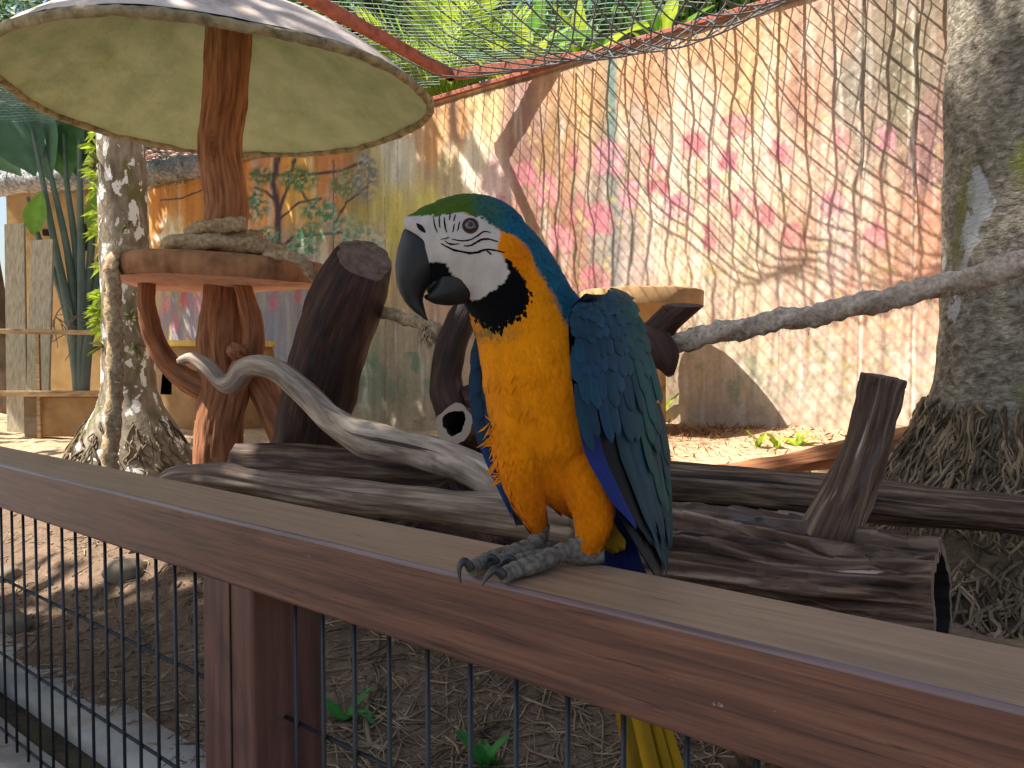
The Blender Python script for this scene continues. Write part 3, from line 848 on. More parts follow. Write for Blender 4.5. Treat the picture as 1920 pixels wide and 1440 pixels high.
# platform: thick rounded disc with combed edge, pink underside
pz_top = P(400, 492, SY)[2]
pcx = P(418, 500, SY)[0]
def disc(zlo, zhi, R, name, mat, seed):
    seg = 240
    prof = [(R * .1, zhi), (R * .6, zhi + .004), (R * .93, zhi), (R * .985, zhi - .016), (R, zhi - .04), (R * .992, zlo + .03), (R * .965, zlo + .006)]
    V, F = [], []
    for r, z in prof:
        for j in range(seg):
            a = 2 * math.pi * j / seg
            w = 1 + .020 * math.sin(3 * a + .5) + .012 * math.sin(5 * a) + .006 * math.sin(j * 1.7) + .005 * (j % 2)
            V.append((pcx + r * w * math.cos(a), SY + r * w * math.sin(a), z + .008 * math.sin(2 * a)))
    for i in range(len(prof) - 1):
        for j in range(seg):
            k = (j + 1) % seg
            F.append((i * seg + j, (i + 1) * seg + j, (i + 1) * seg + k, i * seg + k))
    F.append(tuple(range(seg)))
    link(name, mk_mesh(name, V, F), mat, st)
PR = .415
disc(pz_top - .096, pz_top, PR, 'platform', MAT['clay_plat'], 3)
V, F = [], []
seg = 80
for i, r in enumerate(np.linspace(.02, PR * .988, 16)):
    for j in range(seg):
        a = 2 * math.pi * j / seg
        w = 1 + .020 * math.sin(3 * a + .5) + .012 * math.sin(5 * a)
        V.append((pcx + r * w * math.cos(a), SY + r * w * math.sin(a), pz_top - .090 + .008 * math.sin(2 * a) - .010 * (1 - (r / PR) ** 2)))
V = np.array(V); V[:, 2] += .006 * fbm(V * 18, 4, 3)
for i in range(15):
    for j in range(seg):
        k = (j + 1) % seg
        F.append((i * seg + j, (i + 1) * seg + j, (i + 1) * seg + k, i * seg + k)[::-1])
link('platform_underside', mk_mesh('platform_underside', V, F), MAT['clay_pink'], st)
limb('strut', [(276, 528, SY - .05), (274, 560, SY - .06), (279, 600, SY - .06), (300, 660, SY - .04), (345, 708, SY - .02), (405, 738, SY)], [15, 16, 17, 19, 21, 26], 20, 46, MAT['clay_bark'], st, amp=.004, ridge=4, lng=5, lump=.006, seed=8)
limb('strut', [(452, 525, SY - .10), (462, 560, SY - .11), (474, 610, SY - .11), (472, 660, SY - .1), (448, 705, SY - .06), (430, 740, SY)], [17, 17, 19, 22, 24, 22], 20, 46, MAT['clay_bark'], st, amp=.004, ridge=4, lng=5, lump=.006, seed=9)
limb('stub', [(462, 668, SY - .08), (438, 657, SY - .19)], [17, 15], 16, 8, MAT['clay_bark'], st, amp=.002, ridge=3, lng=6, seed=10)
limb('brace', [(440, 660, SY + .06), (486, 715, SY + .05), (508, 760, SY + .04), (536, 830, SY), (560, 900, SY)], [30, 30, 28, 26, 24], 20, 30, MAT['clay_bark'], st, amp=.005, ridge=4, lng=4, seed=11)

# ---- ropes
def rope(name, pts, R, label=None, mat='rope', parent=None, fray=500, seed=0, twist=26.0, grp=None):
    pts = np.asarray(pts, float)
    L = np.linalg.norm(np.diff(pts, axis=0), axis=1).sum()
    n = max(int(L / (R * .55)), 12)
    pr = lambda th, s: 1 + .20 * np.cos(3 * (th + s * L / R * .32)) + .10 * np.sin(s * L / R * 5 + th)
    V, F, bc = tube(pts, [R, R], 14, n, amp=R * .28, ridge=5, lng=1.2 / R, seed=seed, prof=pr)
    mb = MB(); mb.add(V, F)
    o = mb.build(name, MAT[mat], parent)
    if label: tag(o, label, 'rope', grp)
    # loose fibres
    fb = MB()
    rg = np.random.default_rng(seed + 3)
    C = catmull(pts, 200)
    for k in range(fray):
        c = C[rg.integers(200)]
        d = nrm(rg.normal(size=3))
        e = nrm(rg.normal(size=3) + d * .6 - ZD * .4)
        l = R * rg.uniform(.5, 1.3)
        a = c + d * R * .9
        w = np.cross(d, e) * R * .016
        m1 = a + d * l * .45 + e * l * .25; m2 = a + d * l * .5 + e * l * .75
        fb.add([a - w, a + w, m1 + w, m1 - w, m2 + w * .7, m2 - w * .7, a + e * l * 1.15 + d * l * .2], [(0, 1, 2, 3), (3, 2, 4, 5), (5, 4, 6)])
    tagk = fb.build('fibres', MAT[mat], o)
    tagk['kind'] = 'stuff'
    return o
rr_ = lambda lst: [P(*a) for a in lst]
rope('rope', rr_([(262, 478, SY - .28), (232, 474, SY - .30), (214, 486, SY - .33), (211, 530, SY - .34), (214, 620, SY - .34), (216, 700, SY - .34), (213, 780, SY - .34), (206, 860, SY - .34), (203, 960, SY - .34)]), .0265, 'thick tan rope hanging down from the edge of the round platform', seed=1)
coil = []
for k in range(76):
    a = k * .24
    rad = .165 + .045 * math.sin(a * .37) - .0004 * k
    coil.append(np.array([P(428, 460, SY)[0] + rad * 1.12 * math.cos(a), SY + rad * math.sin(a), pz_top + .026 + .0013 * k - .012 * math.sin(a * 1.3)]))
rope('coiled_rope', coil, .030, 'frayed tan rope coiled round the post on the platform', fray=700, seed=2)
rope('rope', rr_([(500, 478, SY - .26), (540, 480, SY - .30), (568, 494, SY - .30), (588, 516, SY - .28), (610, 545, SY - .2)]), .020, 'tan rope trailing from the coil over the edge of the platform', seed=3)
rope('rope', rr_([(690, 578, 2.95), (740, 592, 2.85), (790, 608, 2.72), (826, 622, 2.58)]), .021, 'short rope running from the leaning log to the dark branch', seed=4)
fr = MB(); rg = np.random.default_rng(5)
for k in range(160):
    a = P(812 + rg.uniform(-22, 16), 612 + rg.uniform(-6, 8), 2.6)
    d = nrm(np.array([rg.normal(0, .35), rg.normal(0, .3), -1])) * rg.uniform(.03, .085)
    w = np.array([.0012, 0, 0])
    fr.add([a - w, a + w, a + d * .6 + w + np.array([rg.normal(0, .006), 0, 0]), a + d], [(0, 1, 2), (0, 2, 3)])
tag(fr.build('rope_tassel', MAT['rope']), 'frayed pale rope end tied round the dark branch', 'rope')
rope('rope', rr_([(1235, 645, 2.60), (1275, 640, 2.55), (1360, 622, 2.46), (1450, 604, 2.38), (1540, 588, 2.30), (1640, 566, 2.20), (1740, 542, 2.12), (1830, 520, 2.04), (1925, 492, 1.97), (2060, 440, 1.88)]), .0315,
     'fuzzy grey rope strung from the forked branch past the big palm trunk', 'rope_grey', fray=2200, seed=6)

# ---- leaning log
lr = thing('leaning_log', 'thick dark red brown log leaning upright with a sawn top', 'log', P(570, 880, 2.9))
pts = [P(562, 1010, 2.97), P(572, 900, 2.95), P(583, 800, 2.93), P(607, 700, 2.9), P(637, 600, 2.87), P(662, 540, 2.85), P(684, 490, 2.84)]
rad = [v / FPX * 2.9 for v in (70, 70, 72, 70, 68, 62, 50)]
V, F, bc = tube(pts, rad, 44, 90, amp=.022, ridge=3.2, lng=5, lump=.02, lumps=1.3, seed=12, cap1=False)
V = np.array(V); _ax = nrm(pts[-1] - pts[-2]); _cn = nrm(np.array([.42, -.62, .66])); _e0 = P(684, 486, 2.84)
_k = np.clip(((V - pts[-1]).dot(_ax) + .22) / .22, 0, 1); _t = -((V - _e0).dot(_cn)) / _ax.dot(_cn)
V = V + _ax * (_t * _k ** 3 * (_k > 0))[:, None]
_ring = V[89 * 44:90 * 44]
link('trunk', mk_mesh('trunk', V, F, bc=bc), MAT['log_red'], lr)
e0 = P(684, 490, 2.84); ax = nrm(pts[-1] - pts[-2])
ea = nrm(P(734, 510, 2.84) - P(640, 470, 2.84)); eb = nrm(np.cross(ax, ea)); nn = np.cross(ea, eb)
V = np.vstack([_ring.mean(0)[None], _ring]); F = [(0, 1 + j, 1 + (j + 1) % 44) for j in range(44)]
link('sawn_end', mk_mesh('sawn_end', V, F, smooth=False), MAT['cut'], lr)

# ---- pale twisted driftwood
o = limb('driftwood_branch', [(338, 676, 2.74), (362, 672, 2.72), (392, 690, 2.70), (415, 714, 2.69), (436, 716, 2.67), (458, 692, 2.65), (490, 686, 2.62), (530, 700, 2.58), (570, 734, 2.54), (610, 776, 2.50), (652, 806, 2.46), (692, 826, 2.42), (760, 838, 2.34), (830, 856, 2.25), (895, 886, 2.16), (965, 930, 2.06), (1010, 960, 2.0)],
     [8, 12, 15, 16, 19, 20, 20, 22, 24, 25, 27, 35, 33, 35, 34, 32, 28], 26, 150, MAT['drift'], amp=.006, ridge=3, lng=4, lump=.009, lumps=1.2, seed=14)
tag(o, 'pale twisted driftwood branch lying across the logs', 'branch')
# ---- logs
def log(name, px, rpx, label, mat, seed, n=70, amp=.010, lump=.010, end=None, **kw):
    t = thing(name, label, 'log', P(*px[0]))
    b = limb('trunk', px, rpx, 48, n * 2, MAT[mat], t, amp=amp, ridge=5, lng=3, lump=lump, lumps=1, seed=seed, **kw)
    return t
log('log', [(447, 866, 2.72), (560, 872, 2.66), (700, 884, 2.6), (900, 892, 2.5), (1100, 898, 2.4), (1300, 908, 2.3), (1500, 924, 2.22), (1700, 946, 2.12), (1920, 966, 2.02), (2100, 985, 1.95)], [37, 39, 39, 40, 40, 40, 40, 41, 40, 40],
    'long round dark log lying behind the macaw and past the stump', 'bark_dark', 16, 120)
log('log', [(292, 912, 2.42), (335, 893, 2.38), (400, 892, 2.3), (500, 908, 2.2), (620, 926, 2.08), (750, 942, 1.96), (880, 956, 1.84), (1000, 970, 1.74), (1090, 985, 1.66)], [12, 20, 24, 25, 29, 33, 36, 40, 42],
    'slender weathered grey log lying just behind the railing', 'grey_log', 17, 90)
log('log', [(455, 960, 2.5), (600, 975, 2.38), (800, 1000, 2.2), (1000, 1030, 2.05), (1250, 1055, 1.95)], [52, 56, 60, 66, 70], 'thick dark rotting log in the shade under the slender grey log', 'log_red', 18, 60, .008, .012)
log('log', [(700, 1003, 1.95), (800, 955, 2.25), (870, 905, 2.45)], [22, 24, 24], 'dark crosswise log half hidden beneath the slender grey log', 'bark_dark', 19, 30)
log('log', [(930, 1035, 1.9), (885, 950, 2.2), (850, 890, 2.4)], [22, 20, 20], 'dark crosswise log leaning against the long log near the legs', 'log_red', 20, 30)
limbs = thing('forked_branch', 'dark forked dead branch standing behind the macaw', 'branch', P(870, 850, 2.55))
limb('trunk', [(985, 1085, 2.6), (930, 930, 2.57), (895, 860, 2.56), (850, 770, 2.56), (836, 715, 2.58), (846, 650, 2.58), (864, 600, 2.58), (886, 560, 2.6), (930, 520, 2.62)], [50, 46, 42, 34, 31, 30, 27, 20, 10], 24, 80, MAT['log_red'], limbs, amp=.006, ridge=3, lng=5, lump=.006, seed=22)
limb('limb', [(870, 760, 2.56), (960, 730, 2.6), (1080, 690, 2.62), (1160, 655, 2.62), (1212, 635, 2.6)], [34, 36, 36, 34, 31], 24, 40, MAT['log_red'], limbs, amp=.006, ridge=3, lng=5, seed=23)
def cut_limb(px, rpx, skew, seed):
    pts = [P(*a) for a in px]; rad = [r / FPX * a[2] for r, a in zip(rpx, px)]
    V, F, bc = tube(pts, rad, 26, 34, amp=.005, ridge=3, lng=6, seed=seed, cap1=False)
    V = np.array(V); ax = nrm(pts[-1] - pts[-2]); k = (V - pts[-1]).dot(ax)
    sel = k > -rad[-1] * 1.2
    sh = (V - pts[-1]).dot(nrm(np.array(skew)))
    V[sel] += ax * (np.clip((k[sel] + rad[-1] * 1.2) / (rad[-1] * 1.2), 0, 1) * sh[sel] * 1.3)[:, None]
    link('limb', mk_mesh('limb', V, F, bc=bc), MAT['log_red'], limbs)
    m = 26; ring = V[33 * m:34 * m]; c = ring.mean(0)
    link('sawn_end', mk_mesh('sawn_end', np.vstack([ring, c[None]]), [(j, (j + 1) % m, m) for j in range(m)], smooth=False), MAT['log_red'], limbs)
cut_limb([(1200, 655, 2.6), (1228, 625, 2.58), (1262, 590, 2.56), (1284, 572, 2.55)], [28, 27, 25, 24], (.6, 0, -.2), 25)
cut_limb([(1060, 690, 2.66), (1100, 620, 2.66), (1140, 575, 2.64), (1166, 553, 2.63)], [26, 25, 23, 20], (.7, 0, .1), 26)
limb('limb', [(1206, 632, 2.6), (1232, 650, 2.54), (1248, 676, 2.5), (1256, 704, 2.48)], [30, 32, 26, 8], 22, 26, MAT['log_red'], limbs, amp=.007, ridge=2.5, lng=8, lump=.005, seed=27)
# hollow log end facing the viewer
hl = thing('hollow_log', 'short hollow log with a pale broken rim facing the railing', 'log', P(880, 820, 2.35))
a0, a1 = P(850, 792, 2.25), P(925, 830, 2.6)
V, F, bc = tube([a0, a1], [.058, .075], 40, 24, amp=.014, ridge=1.6, lng=7, seed=28, cap0=False)
link('trunk', mk_mesh('trunk', V, F, bc=bc), MAT['log_red'], hl)
V2, F2, bc2 = tube([a0 - nrm(a1 - a0) * .002, a0 + (a1 - a0) * .6], [.036, .03], 40, 10, amp=.016, ridge=1.4, lng=6, seed=29, cap0=False)
link('hollow', mk_mesh('hollow', V2, [f[::-1] for f in F2], bc=bc2), MAT['dark_hole'], hl)
m = 40
Vr = np.vstack([V[:m], V2[:m]])
link('broken_rim', mk_mesh('broken_rim', Vr, [(j, m + j, m + (j + 1) % m, (j + 1) % m) for j in range(m)], smooth=False), MAT['drift'], hl)

# ---- big hollow trunk on the right with its upright stub
sr = thing('fallen_trunk', 'thick cracked fallen trunk with an upright branch stub behind the railing', 'trunk', P(1500, 1150, 1.55))
A0, A1 = P(1120, 1062, 1.78), P(1768, 1118, 1.36)
def half(th, s):
    lobe = 1 + .10 * np.sin(2 * th + 4 * s) + .05 * np.sin(5 * th + 9 * s)
    return lobe
V, F, bc = tube([A0, A0 * .66 + A1 * .34 + ZD * .012, A0 * .33 + A1 * .67, A1], [.150, .142, .130, .112], 160, 260, amp=.022, ridge=6, lng=1.6, lump=.035, lumps=1.1, seed=31, prof=half, cap1=False)
V = np.array(V)
# splintered plates: steps in the relief that run with the grain
n_r = 170
T_ = nrm(A1 - A0)
bcq = bc * np.array([34, 34, 3.5])
plates = np.floor((fbm(bcq, 33, 3) * .5 + .5) * 7) / 7
axis_pts = A0 + np.outer(((V - A0).dot(T_)), T_)
rv = V - axis_pts; rl = np.linalg.norm(rv, axis=1, keepdims=True)
_fade = np.clip((1 - (V - A0).dot(T_) / np.linalg.norm(A1 - A0)) / .05, .12, 1)
V = V + rv / np.maximum(rl, 1e-5) * _fade[:, None] * ((plates - .5) * .034 - .034 * np.clip(1 - np.abs(fbm(bc * np.array([34, 34, 2.2]), 36, 3)) * 7, 0, 1) + .014 * fbm(bc * np.array([110, 110, 9]), 35, 2))[:, None]
link('trunk', mk_mesh('trunk', V, F, bc=bc), MAT['stump'], sr)
ring = V[259 * 160:260 * 160]; c = ring.mean(0)
inner = c + (ring - c) * .78 ; deep = c + (ring - c) * .7 - T_ * .25
Vr = np.vstack([ring, inner, deep, (c - T_ * .25)[None]])
m = 160
F1 = [(j, (j + 1) % m, m + (j + 1) % m, m + j) for j in range(m)]
link('sawn_rim', mk_mesh('sawn_rim', Vr[:2 * m], F1, smooth=False), MAT['cut'], sr)
F2 = [(j, (j + 1) % m, m + (j + 1) % m, m + j) for j in range(m)] + [(m + j, m + (j + 1) % m, 2 * m) for j in range(m)]
link('hollow', mk_mesh('hollow', Vr[m:], F2), MAT['dark_hole'], sr)
limb('branch_stub', [(1530, 1090, 1.52), (1556, 1010, 1.50), (1588, 930, 1.49), (1618, 850, 1.48), (1640, 775, 1.47), (1656, 706, 1.46)], [78, 56, 47, 42, 38, 36], 44, 90, MAT['stump'], sr, amp=.008, ridge=3, lng=5, lump=.006, seed=37,
     prof=lambda th, s: 1 + .06 * np.sin(3 * th + 5 * s) + (s > .965) * .10 * np.sin(9 * th))
_m = A0 * .28 + A1 * .72 - ZD * .215
V, F, bc = tube([_m - ND * .24, _m, _m + ND * .3], [.10, .105, .10], 24, 24, amp=.006, ridge=3, lng=5, seed=38)
tag(link('log', mk_mesh('log', V, F, bc=bc), MAT['bark_dark']), 'short round log propping up the cracked fallen trunk', 'log')
# far fallen log on the sunny soil
log('log', [(1200, 905, 3.5), (1330, 890, 3.45), (1450, 876, 3.4), (1560, 855, 3.35), (1640, 835, 3.3), (1720, 812, 3.3)], [12, 15, 18, 22, 24, 18], 'orange brown log half buried in the sunny soil by the wall', 'clay_bark', 39, 40, .012, .01)

# ================================================================== TREES AND PLANTS
def leaf_cloud(centres, size, seed, colA, colB, aspect=.42, droop=.3, fold=.25):
    """many leaf-sized folded faces: centres (N,3)"""
    rg = np.random.default_rng(seed)
    n = len(centres)
    d = rg.normal(size=(n, 3)); d[:, 2] -= droop
    d /= np.linalg.norm(d, axis=1, keepdims=True)
    s = rg.normal(size=(n, 3)); s -= d * (s * d).sum(1, keepdims=True)
    s /= np.linalg.norm(s, axis=1, keepdims=True)
    nn = np.cross(d, s)
    L = (size * rg.uniform(.6, 1.25, n))[:, None]
    w = L * aspect * .5
    a = centres
    m1 = a + d * L * .42
    V = np.stack([a, m1 + s * w + nn * w * fold, a + d * L, m1 - s * w + nn * w * fold], 1).reshape(-1, 3)
    i = np.arange(n) * 4
    F = np.concatenate([np.stack([i, i + 1, i + 2], 1), np.stack([i, i + 2, i + 3], 1)])
    t = rg.random(n)[:, None]
    c = np.array(colA) * (1 - t) + np.array(colB) * t
    c = c * rg.uniform(.75, 1.2, (n, 1))
    return V, F, np.repeat(c, 4, 0)

def crown_points(c, r, n, clumps, seed, cr=.34, shell=.5):
    rg = np.random.default_rng(seed)
    v = rg.normal(size=(clumps, 3)); v /= np.linalg.norm(v, axis=1, keepdims=True)
    v *= (rg.random((clumps, 1)) ** (1 / 3) * (1 - shell) + shell * rg.uniform(.7, 1, (clumps, 1)))
    cc_ = np.array(c) + v * np.array(r)
    k = rg.integers(0, clumps, n)
    q = rg.normal(size=(n, 3)) * cr * (.6 + .8 * rg.random((clumps, 1)))[k]
    return cc_[k] + q * np.array([1, 1, .75]), cc_

def tree(name, label, basep, top, crown, r, n, clumps, size, colA, colB, seed, trunk_r=.12, group=None, cr=.34, mat='leaf', lean=(0, 0, 0)):
    t = thing(name, label, 'tree', basep, group)
    b = np.array(basep, float); c = np.array(crown, float)
    mb = MB()
    V, F, bc = tube([b - ZD * .1, b * .6 + c * .4 + np.array(lean), c - ZD * r[2] * .3], [trunk_r, trunk_r * .8, trunk_r * .45], 14, 18, amp=trunk_r * .1, ridge=3, lng=3, seed=seed)
    mb.add(V, F, bc=bc)
    pts, cl = crown_points(c, r, n, clumps, seed, cr)
    for k in range(0, clumps, max(1, clumps // 14)):
        V, F, bc = tube([c - ZD * r[2] * (.5), c * .5 + cl[k] * .5 - ZD * .1, cl[k]], [trunk_r * .4, trunk_r * .24, .012], 6, 7, seed=k)
        mb.add(V, F, bc=bc)
    mb.build('trunk', MAT['branch'], t)
    V, F, C_ = leaf_cloud(pts, size, seed + 1, colA, colB)
    link('crown', mk_mesh('crown', V, F, C_, smooth=False), MAT[mat], t)
    return t

def frond_mesh(L, leaflet, n, droop, wid, col, seed, fold=.5, curl=.25):
    """pinnate frond along +X, in its own axes"""
    rg = np.random.default_rng(seed)
    t = np.linspace(0, 1, n)
    x = L * t * (1 - .10 * t * droop); z = -droop * L * .5 * t ** 2 + .12 * L * t
    C = np.stack([x, np.zeros(n), z], 1)
    V, F, _ = tube(C, [.018, .012, .004], 5, 14)
    mb = MB(); mb.add(V, F, np.array(col) * 1.1)
    for i in range(2, n):
        ll = leaflet * (math.sin(math.pi * (.12 + .8 * t[i])) ** .7) * rg.uniform(.85, 1.1)
        tg = nrm(C[i] - C[i - 1])
        for s in (-1, 1):
            d = nrm(np.array([0, s, 0]) * 1.0 + tg * .75 + ZD * (.35 * fold) + rg.normal(0, .06, 3))
            sd = nrm(tg - d * tg.dot(d)) * wid
            a = C[i]
            m1 = a + d * ll * .45; e = a + d * ll - ZD * ll * curl
            mb.add([a, m1 + sd, e, m1 - sd], [(0, 1, 2), (0, 2, 3)], np.array(col) * rg.uniform(.75, 1.25))
    return mb.mesh('frond', smooth=False)

def palm_crown(t, top, meshes, n, seed, pitch=(20, 70), mat='leaf', scale=(.85, 1.15)):
    rg = np.random.default_rng(seed)
    for k in range(n):
        me = meshes[k % len(meshes)]
        o = link('frond', me, MAT[mat], t, loc=Vector(top) - t.location)
        o.rotation_euler = (0, -math.radians(rg.uniform(*pitch)), k * 2.399 + rg.uniform(-.2, .2))
        s = rg.uniform(*scale); o.scale = (s, s, s)

G_LIME, G_MID, G_DARK, G_BLUE = srgb(166, 186, 60), srgb(96, 140, 52), srgb(44, 78, 40), srgb(96, 136, 116)

# ---- near palm on the right
tx_, ty_ = 1.675, 2.60
tb = np.array([tx_, ty_, gz(tx_, ty_)])
pr = thing('palm_tree', 'big scarred palm trunk with moss and a skirt of aerial roots', 'palm tree', tb)
zz = [-.1, .12, .3, .44, .56, .70, .9, 1.2, 1.8, 3.0, 4.6, 9.6]
rrd = [.46, .44, .39, .33, .265, .232, .218, .212, .208, .19, .17, .15]
zi = np.concatenate([np.linspace(-.1, 1.0, 40), np.linspace(1.05, 2.6, 50), np.linspace(2.8, 9.6, 16)])
pts = [(tx_ + .01 * math.sin(z * 1.3), ty_, z) for z in zi]
V, F, bc = tube(pts, np.interp(zi, zz, rrd), 72, len(zi), amp=.010, ridge=2.2, lng=7, lump=.006, seed=41)
link('trunk', mk_mesh('trunk', V, F, bc=bc), MAT['palm_trunk_near'], pr)
def root_skirt(parent, cx0, cy0, zt, zz_, rr2, n, seed, rad=(.004, .009), zlo=.05, half=None, lift=.01):
    rg = np.random.default_rng(seed)
    mb = MB()
    for k in range(n):
        a = rg.uniform(0, 2 * math.pi)
        if half is not None and math.cos(a - half) < -.15: continue
        z0 = zt * rg.uniform(.02, 1) ** 1.25 + zlo * .5 + .03
        ln = rg.uniform(.04, .15) * (1.4 if rg.random() < .15 else 1)
        path = []
        aa = a
        drift = rg.normal(0, .022); cur = rg.uniform(-.004, .016)
        for s in np.linspace(0, 1, 6):
            z = z0 - ln * s
            if z < zlo - .03: break
            r = np.interp(z, zz_, rr2) + lift + cur * math.sin(s * 3.1) + rg.uniform(-.006, .010) * s
            aa += drift + rg.normal(0, .03)
            path.append((cx0 + r * math.cos(aa), cy0 + r * math.sin(aa), z))
        if len(path) < 3: continue
        r0 = rg.uniform(*rad)
        V, F, bc = tube(path, [r0, r0, r0 * .6], 5, 7)
        t_ = rg.uniform(.22, 1.15)
        mb.add(V, F, np.array([t_, t_ * rg.uniform(.93, 1.0), t_ * rg.uniform(.82, .98)]))
    o = mb.build('aerial_roots', MAT['roots'], parent)
    o['kind'] = 'stuff'
V, F, bc = tube([(tx_, ty_, -.15), (tx_, ty_, .1), (tx_, ty_, .3), (tx_, ty_, .44), (tx_, ty_, .54)], [.95, .60, .43, .33, .25], 64, 40, amp=.022, ridge=4, lng=14, seed=43)
link('root_mound', mk_mesh('root_mound', V, F, bc=bc), MAT['soil_core'], pr)
root_skirt(pr, tx_, ty_, .62, [-.05, .0, .06, .12, .22, .3, .44, .56, .7], [.98, .85, .70, .59, .48, .43, .335, .268, .234], 3400, 44, rad=(.0020, .0065), half=math.radians(225), zlo=.02, lift=.006)
fr_a = frond_mesh(2.6, .75, 46, .55, .024, G_MID, 1)
fr_b = frond_mesh(2.3, .7, 42, .8, .024, G_MID, 2)
palm_crown(pr, (tx_, ty_, 9.6), [fr_a, fr_b], 11, 3, (0, 60))

# ---- far palm on the left
lx_, ly_ = P(240, 600, 4.6)[0], 4.6
lb = np.array([lx_, ly_, gz(lx_, ly_)])
pl = thing('palm_tree', 'slim palm trunk with white lichen, ferns and a root flare by the perch', 'palm tree', lb)
zi = np.concatenate([np.linspace(-.1, 1.0, 40), np.linspace(1.05, 3, 36), np.linspace(3.2, 9.0, 18)])
zz2, rr2 = [-.1, .12, .25, .38, .5, .62, .9, 2.4, 9.0], [.42, .38, .32, .25, .185, .150, .140, .130, .11]
lxo = lambda z: lx_ - .02 * (z - .8)
lean_l = lambda z: np.array([lxo(z), ly_, z]) - ND * .6 * max(0, z - 3.2)
V, F, bc = tube([lean_l(z) for z in zi], np.interp(zi, zz2, rr2), 48, len(zi), amp=.006, ridge=2.4, lng=6, lump=.005, seed=45)
link('trunk', mk_mesh('trunk', V, F, bc=bc), MAT['palm_trunk'], pl)
root_skirt(pl, lx_, ly_, .36, zz2, rr2, 420, 46, rad=(.003, .007), half=math.radians(270), zlo=.08, lift=.006)
rg = np.random.default_rng(47)
# ferns growing up the trunk: each tuft a part
for k in range(46):
    z = rg.uniform(.85, 2.55)
    left = k % 5 != 0
    a = math.radians(rg.uniform(160, 215)) if left else math.radians(rg.uniform(225, 320))
    r = np.interp(z, zz2, rr2)
    b = np.array([lxo(z) + r * math.cos(a), ly_ + r * math.sin(a), z])
    mb = MB()
    for j in range(7):
        d = nrm(np.array([math.cos(a), math.sin(a), 0]) * .8 + rg.normal(0, .5, 3) + ZD * .25)
        l = rg.uniform(.05, .11); s = nrm(np.cross(d, rg.normal(size=3))) * l * .11
        e = b + d * l - ZD * l * .35
        c_ = np.array(G_LIME) * rg.uniform(.6, 1.2) if left else np.array(srgb(112, 116, 62)) * rg.uniform(.6, 1.1)
        mb.add([b, b + d * l * .5 + s, e, b + d * l * .5 - s], [(0, 1, 2), (0, 2, 3)], c_)
    mb.build('fern_tuft', MAT['leaf'], pl, smooth=False)
fr_c = frond_mesh(1.3, .5, 36, .6, .022, G_MID, 5)
palm_crown(pl, lean_l(9.0), [fr_c], 9, 6, (0, 55))

# ---- trees giving the shade overhead; unseen crowns placed to cast it
tree('shade_tree', 'unseen leafy tree placed high above the railing to shade it', (-5.8, -.6, -.1), 6, (-3.9, .40, 6.3), (3.3, 1.7, .8), 13000, 130, .30, G_MID, G_DARK, 51, .16, cr=.32)
tree('shade_tree', 'tall tree with a pale trunk beyond the glass barrier on the left', (P(22, 600, 8.4)[0], 8.4, .2), 6, (-5.5, 7.35, 6.1), (2.6, 2.3, .7), 9000, 80, .30, G_MID, G_DARK, 52, .17, cr=.34, lean=(-.1, 0, 0))

# ---- greenery behind the wall
def behind(x, y, Y): return P(x, y, Y)
specs = [
 (560, 60, 11.5, (1.5, 1.2, 1.5), G_DARK, G_BLUE, 'dark green leafy tree behind the wall above the perch canopy'),
 (690, 110, 10.5, (1.1, 1.0, 1.1), G_DARK, G_MID, 'dense dark tree behind the wall beside the rusty beam'),
 (1180, 20, 11.0, (1.3, 1.1, 1.2), G_MID, G_BLUE, 'grey green tree behind the wall under the bunched net'),
 (1330, -60, 11.0, (1.4, 1.1, 1.3), G_DARK, G_MID, 'tall green tree rising behind the sunlit end of the wall'),
 (930, -60, 13.0, (1.8, 1.3, 1.6), G_DARK, G_BLUE, 'big shady tree far behind the broad leaved plant'),
 (330, 90, 14.0, (1.8, 1.3, 1.6), G_DARK, G_BLUE, 'bluish green tree far behind the slim palm trunk'),
 (60, 60, 14.0, (1.7, 1.3, 1.7), G_MID, G_BLUE, 'light green tree far beyond the tiled roof'),
 (760, 10, 14.5, (1.9, 1.3, 1.8), G_DARK, G_DARK, 'dark tree far behind the fan palm'),
]
for k, (x, y, Y, r, ca, cb, lab) in enumerate(specs):
    c = behind(x, y, Y)
    tree('leafy_tree', lab, (c[0], c[1], .2), 3, c, r, 3600, 46, .24, ca, cb, 60 + k, .13, 'trees behind the wall', cr=.33)
# fan-like palm with bright fronds
c = behind(835, 190, 7.6)
fp = thing('fan_palm', 'bright yellow green palm with spiky fronds just behind the wall', 'palm tree', (c[0], c[1], .2))
V, F, bc = tube([(c[0], c[1], .1), (c[0], c[1], c[2])], [.09, .07], 12, 14, amp=.01, ridge=3, lng=5, seed=70)
link('trunk', mk_mesh('trunk', V, F, bc=bc), MAT['branch'], fp)
fm = [frond_mesh(1.25, .50, 30, .5, .020, G_LIME, 71, curl=.1), frond_mesh(1.1, .5, 28, .3, .020, srgb(140, 172, 56), 72, curl=.1)]
palm_crown(fp, c, fm, 15, 73, (18, 85))
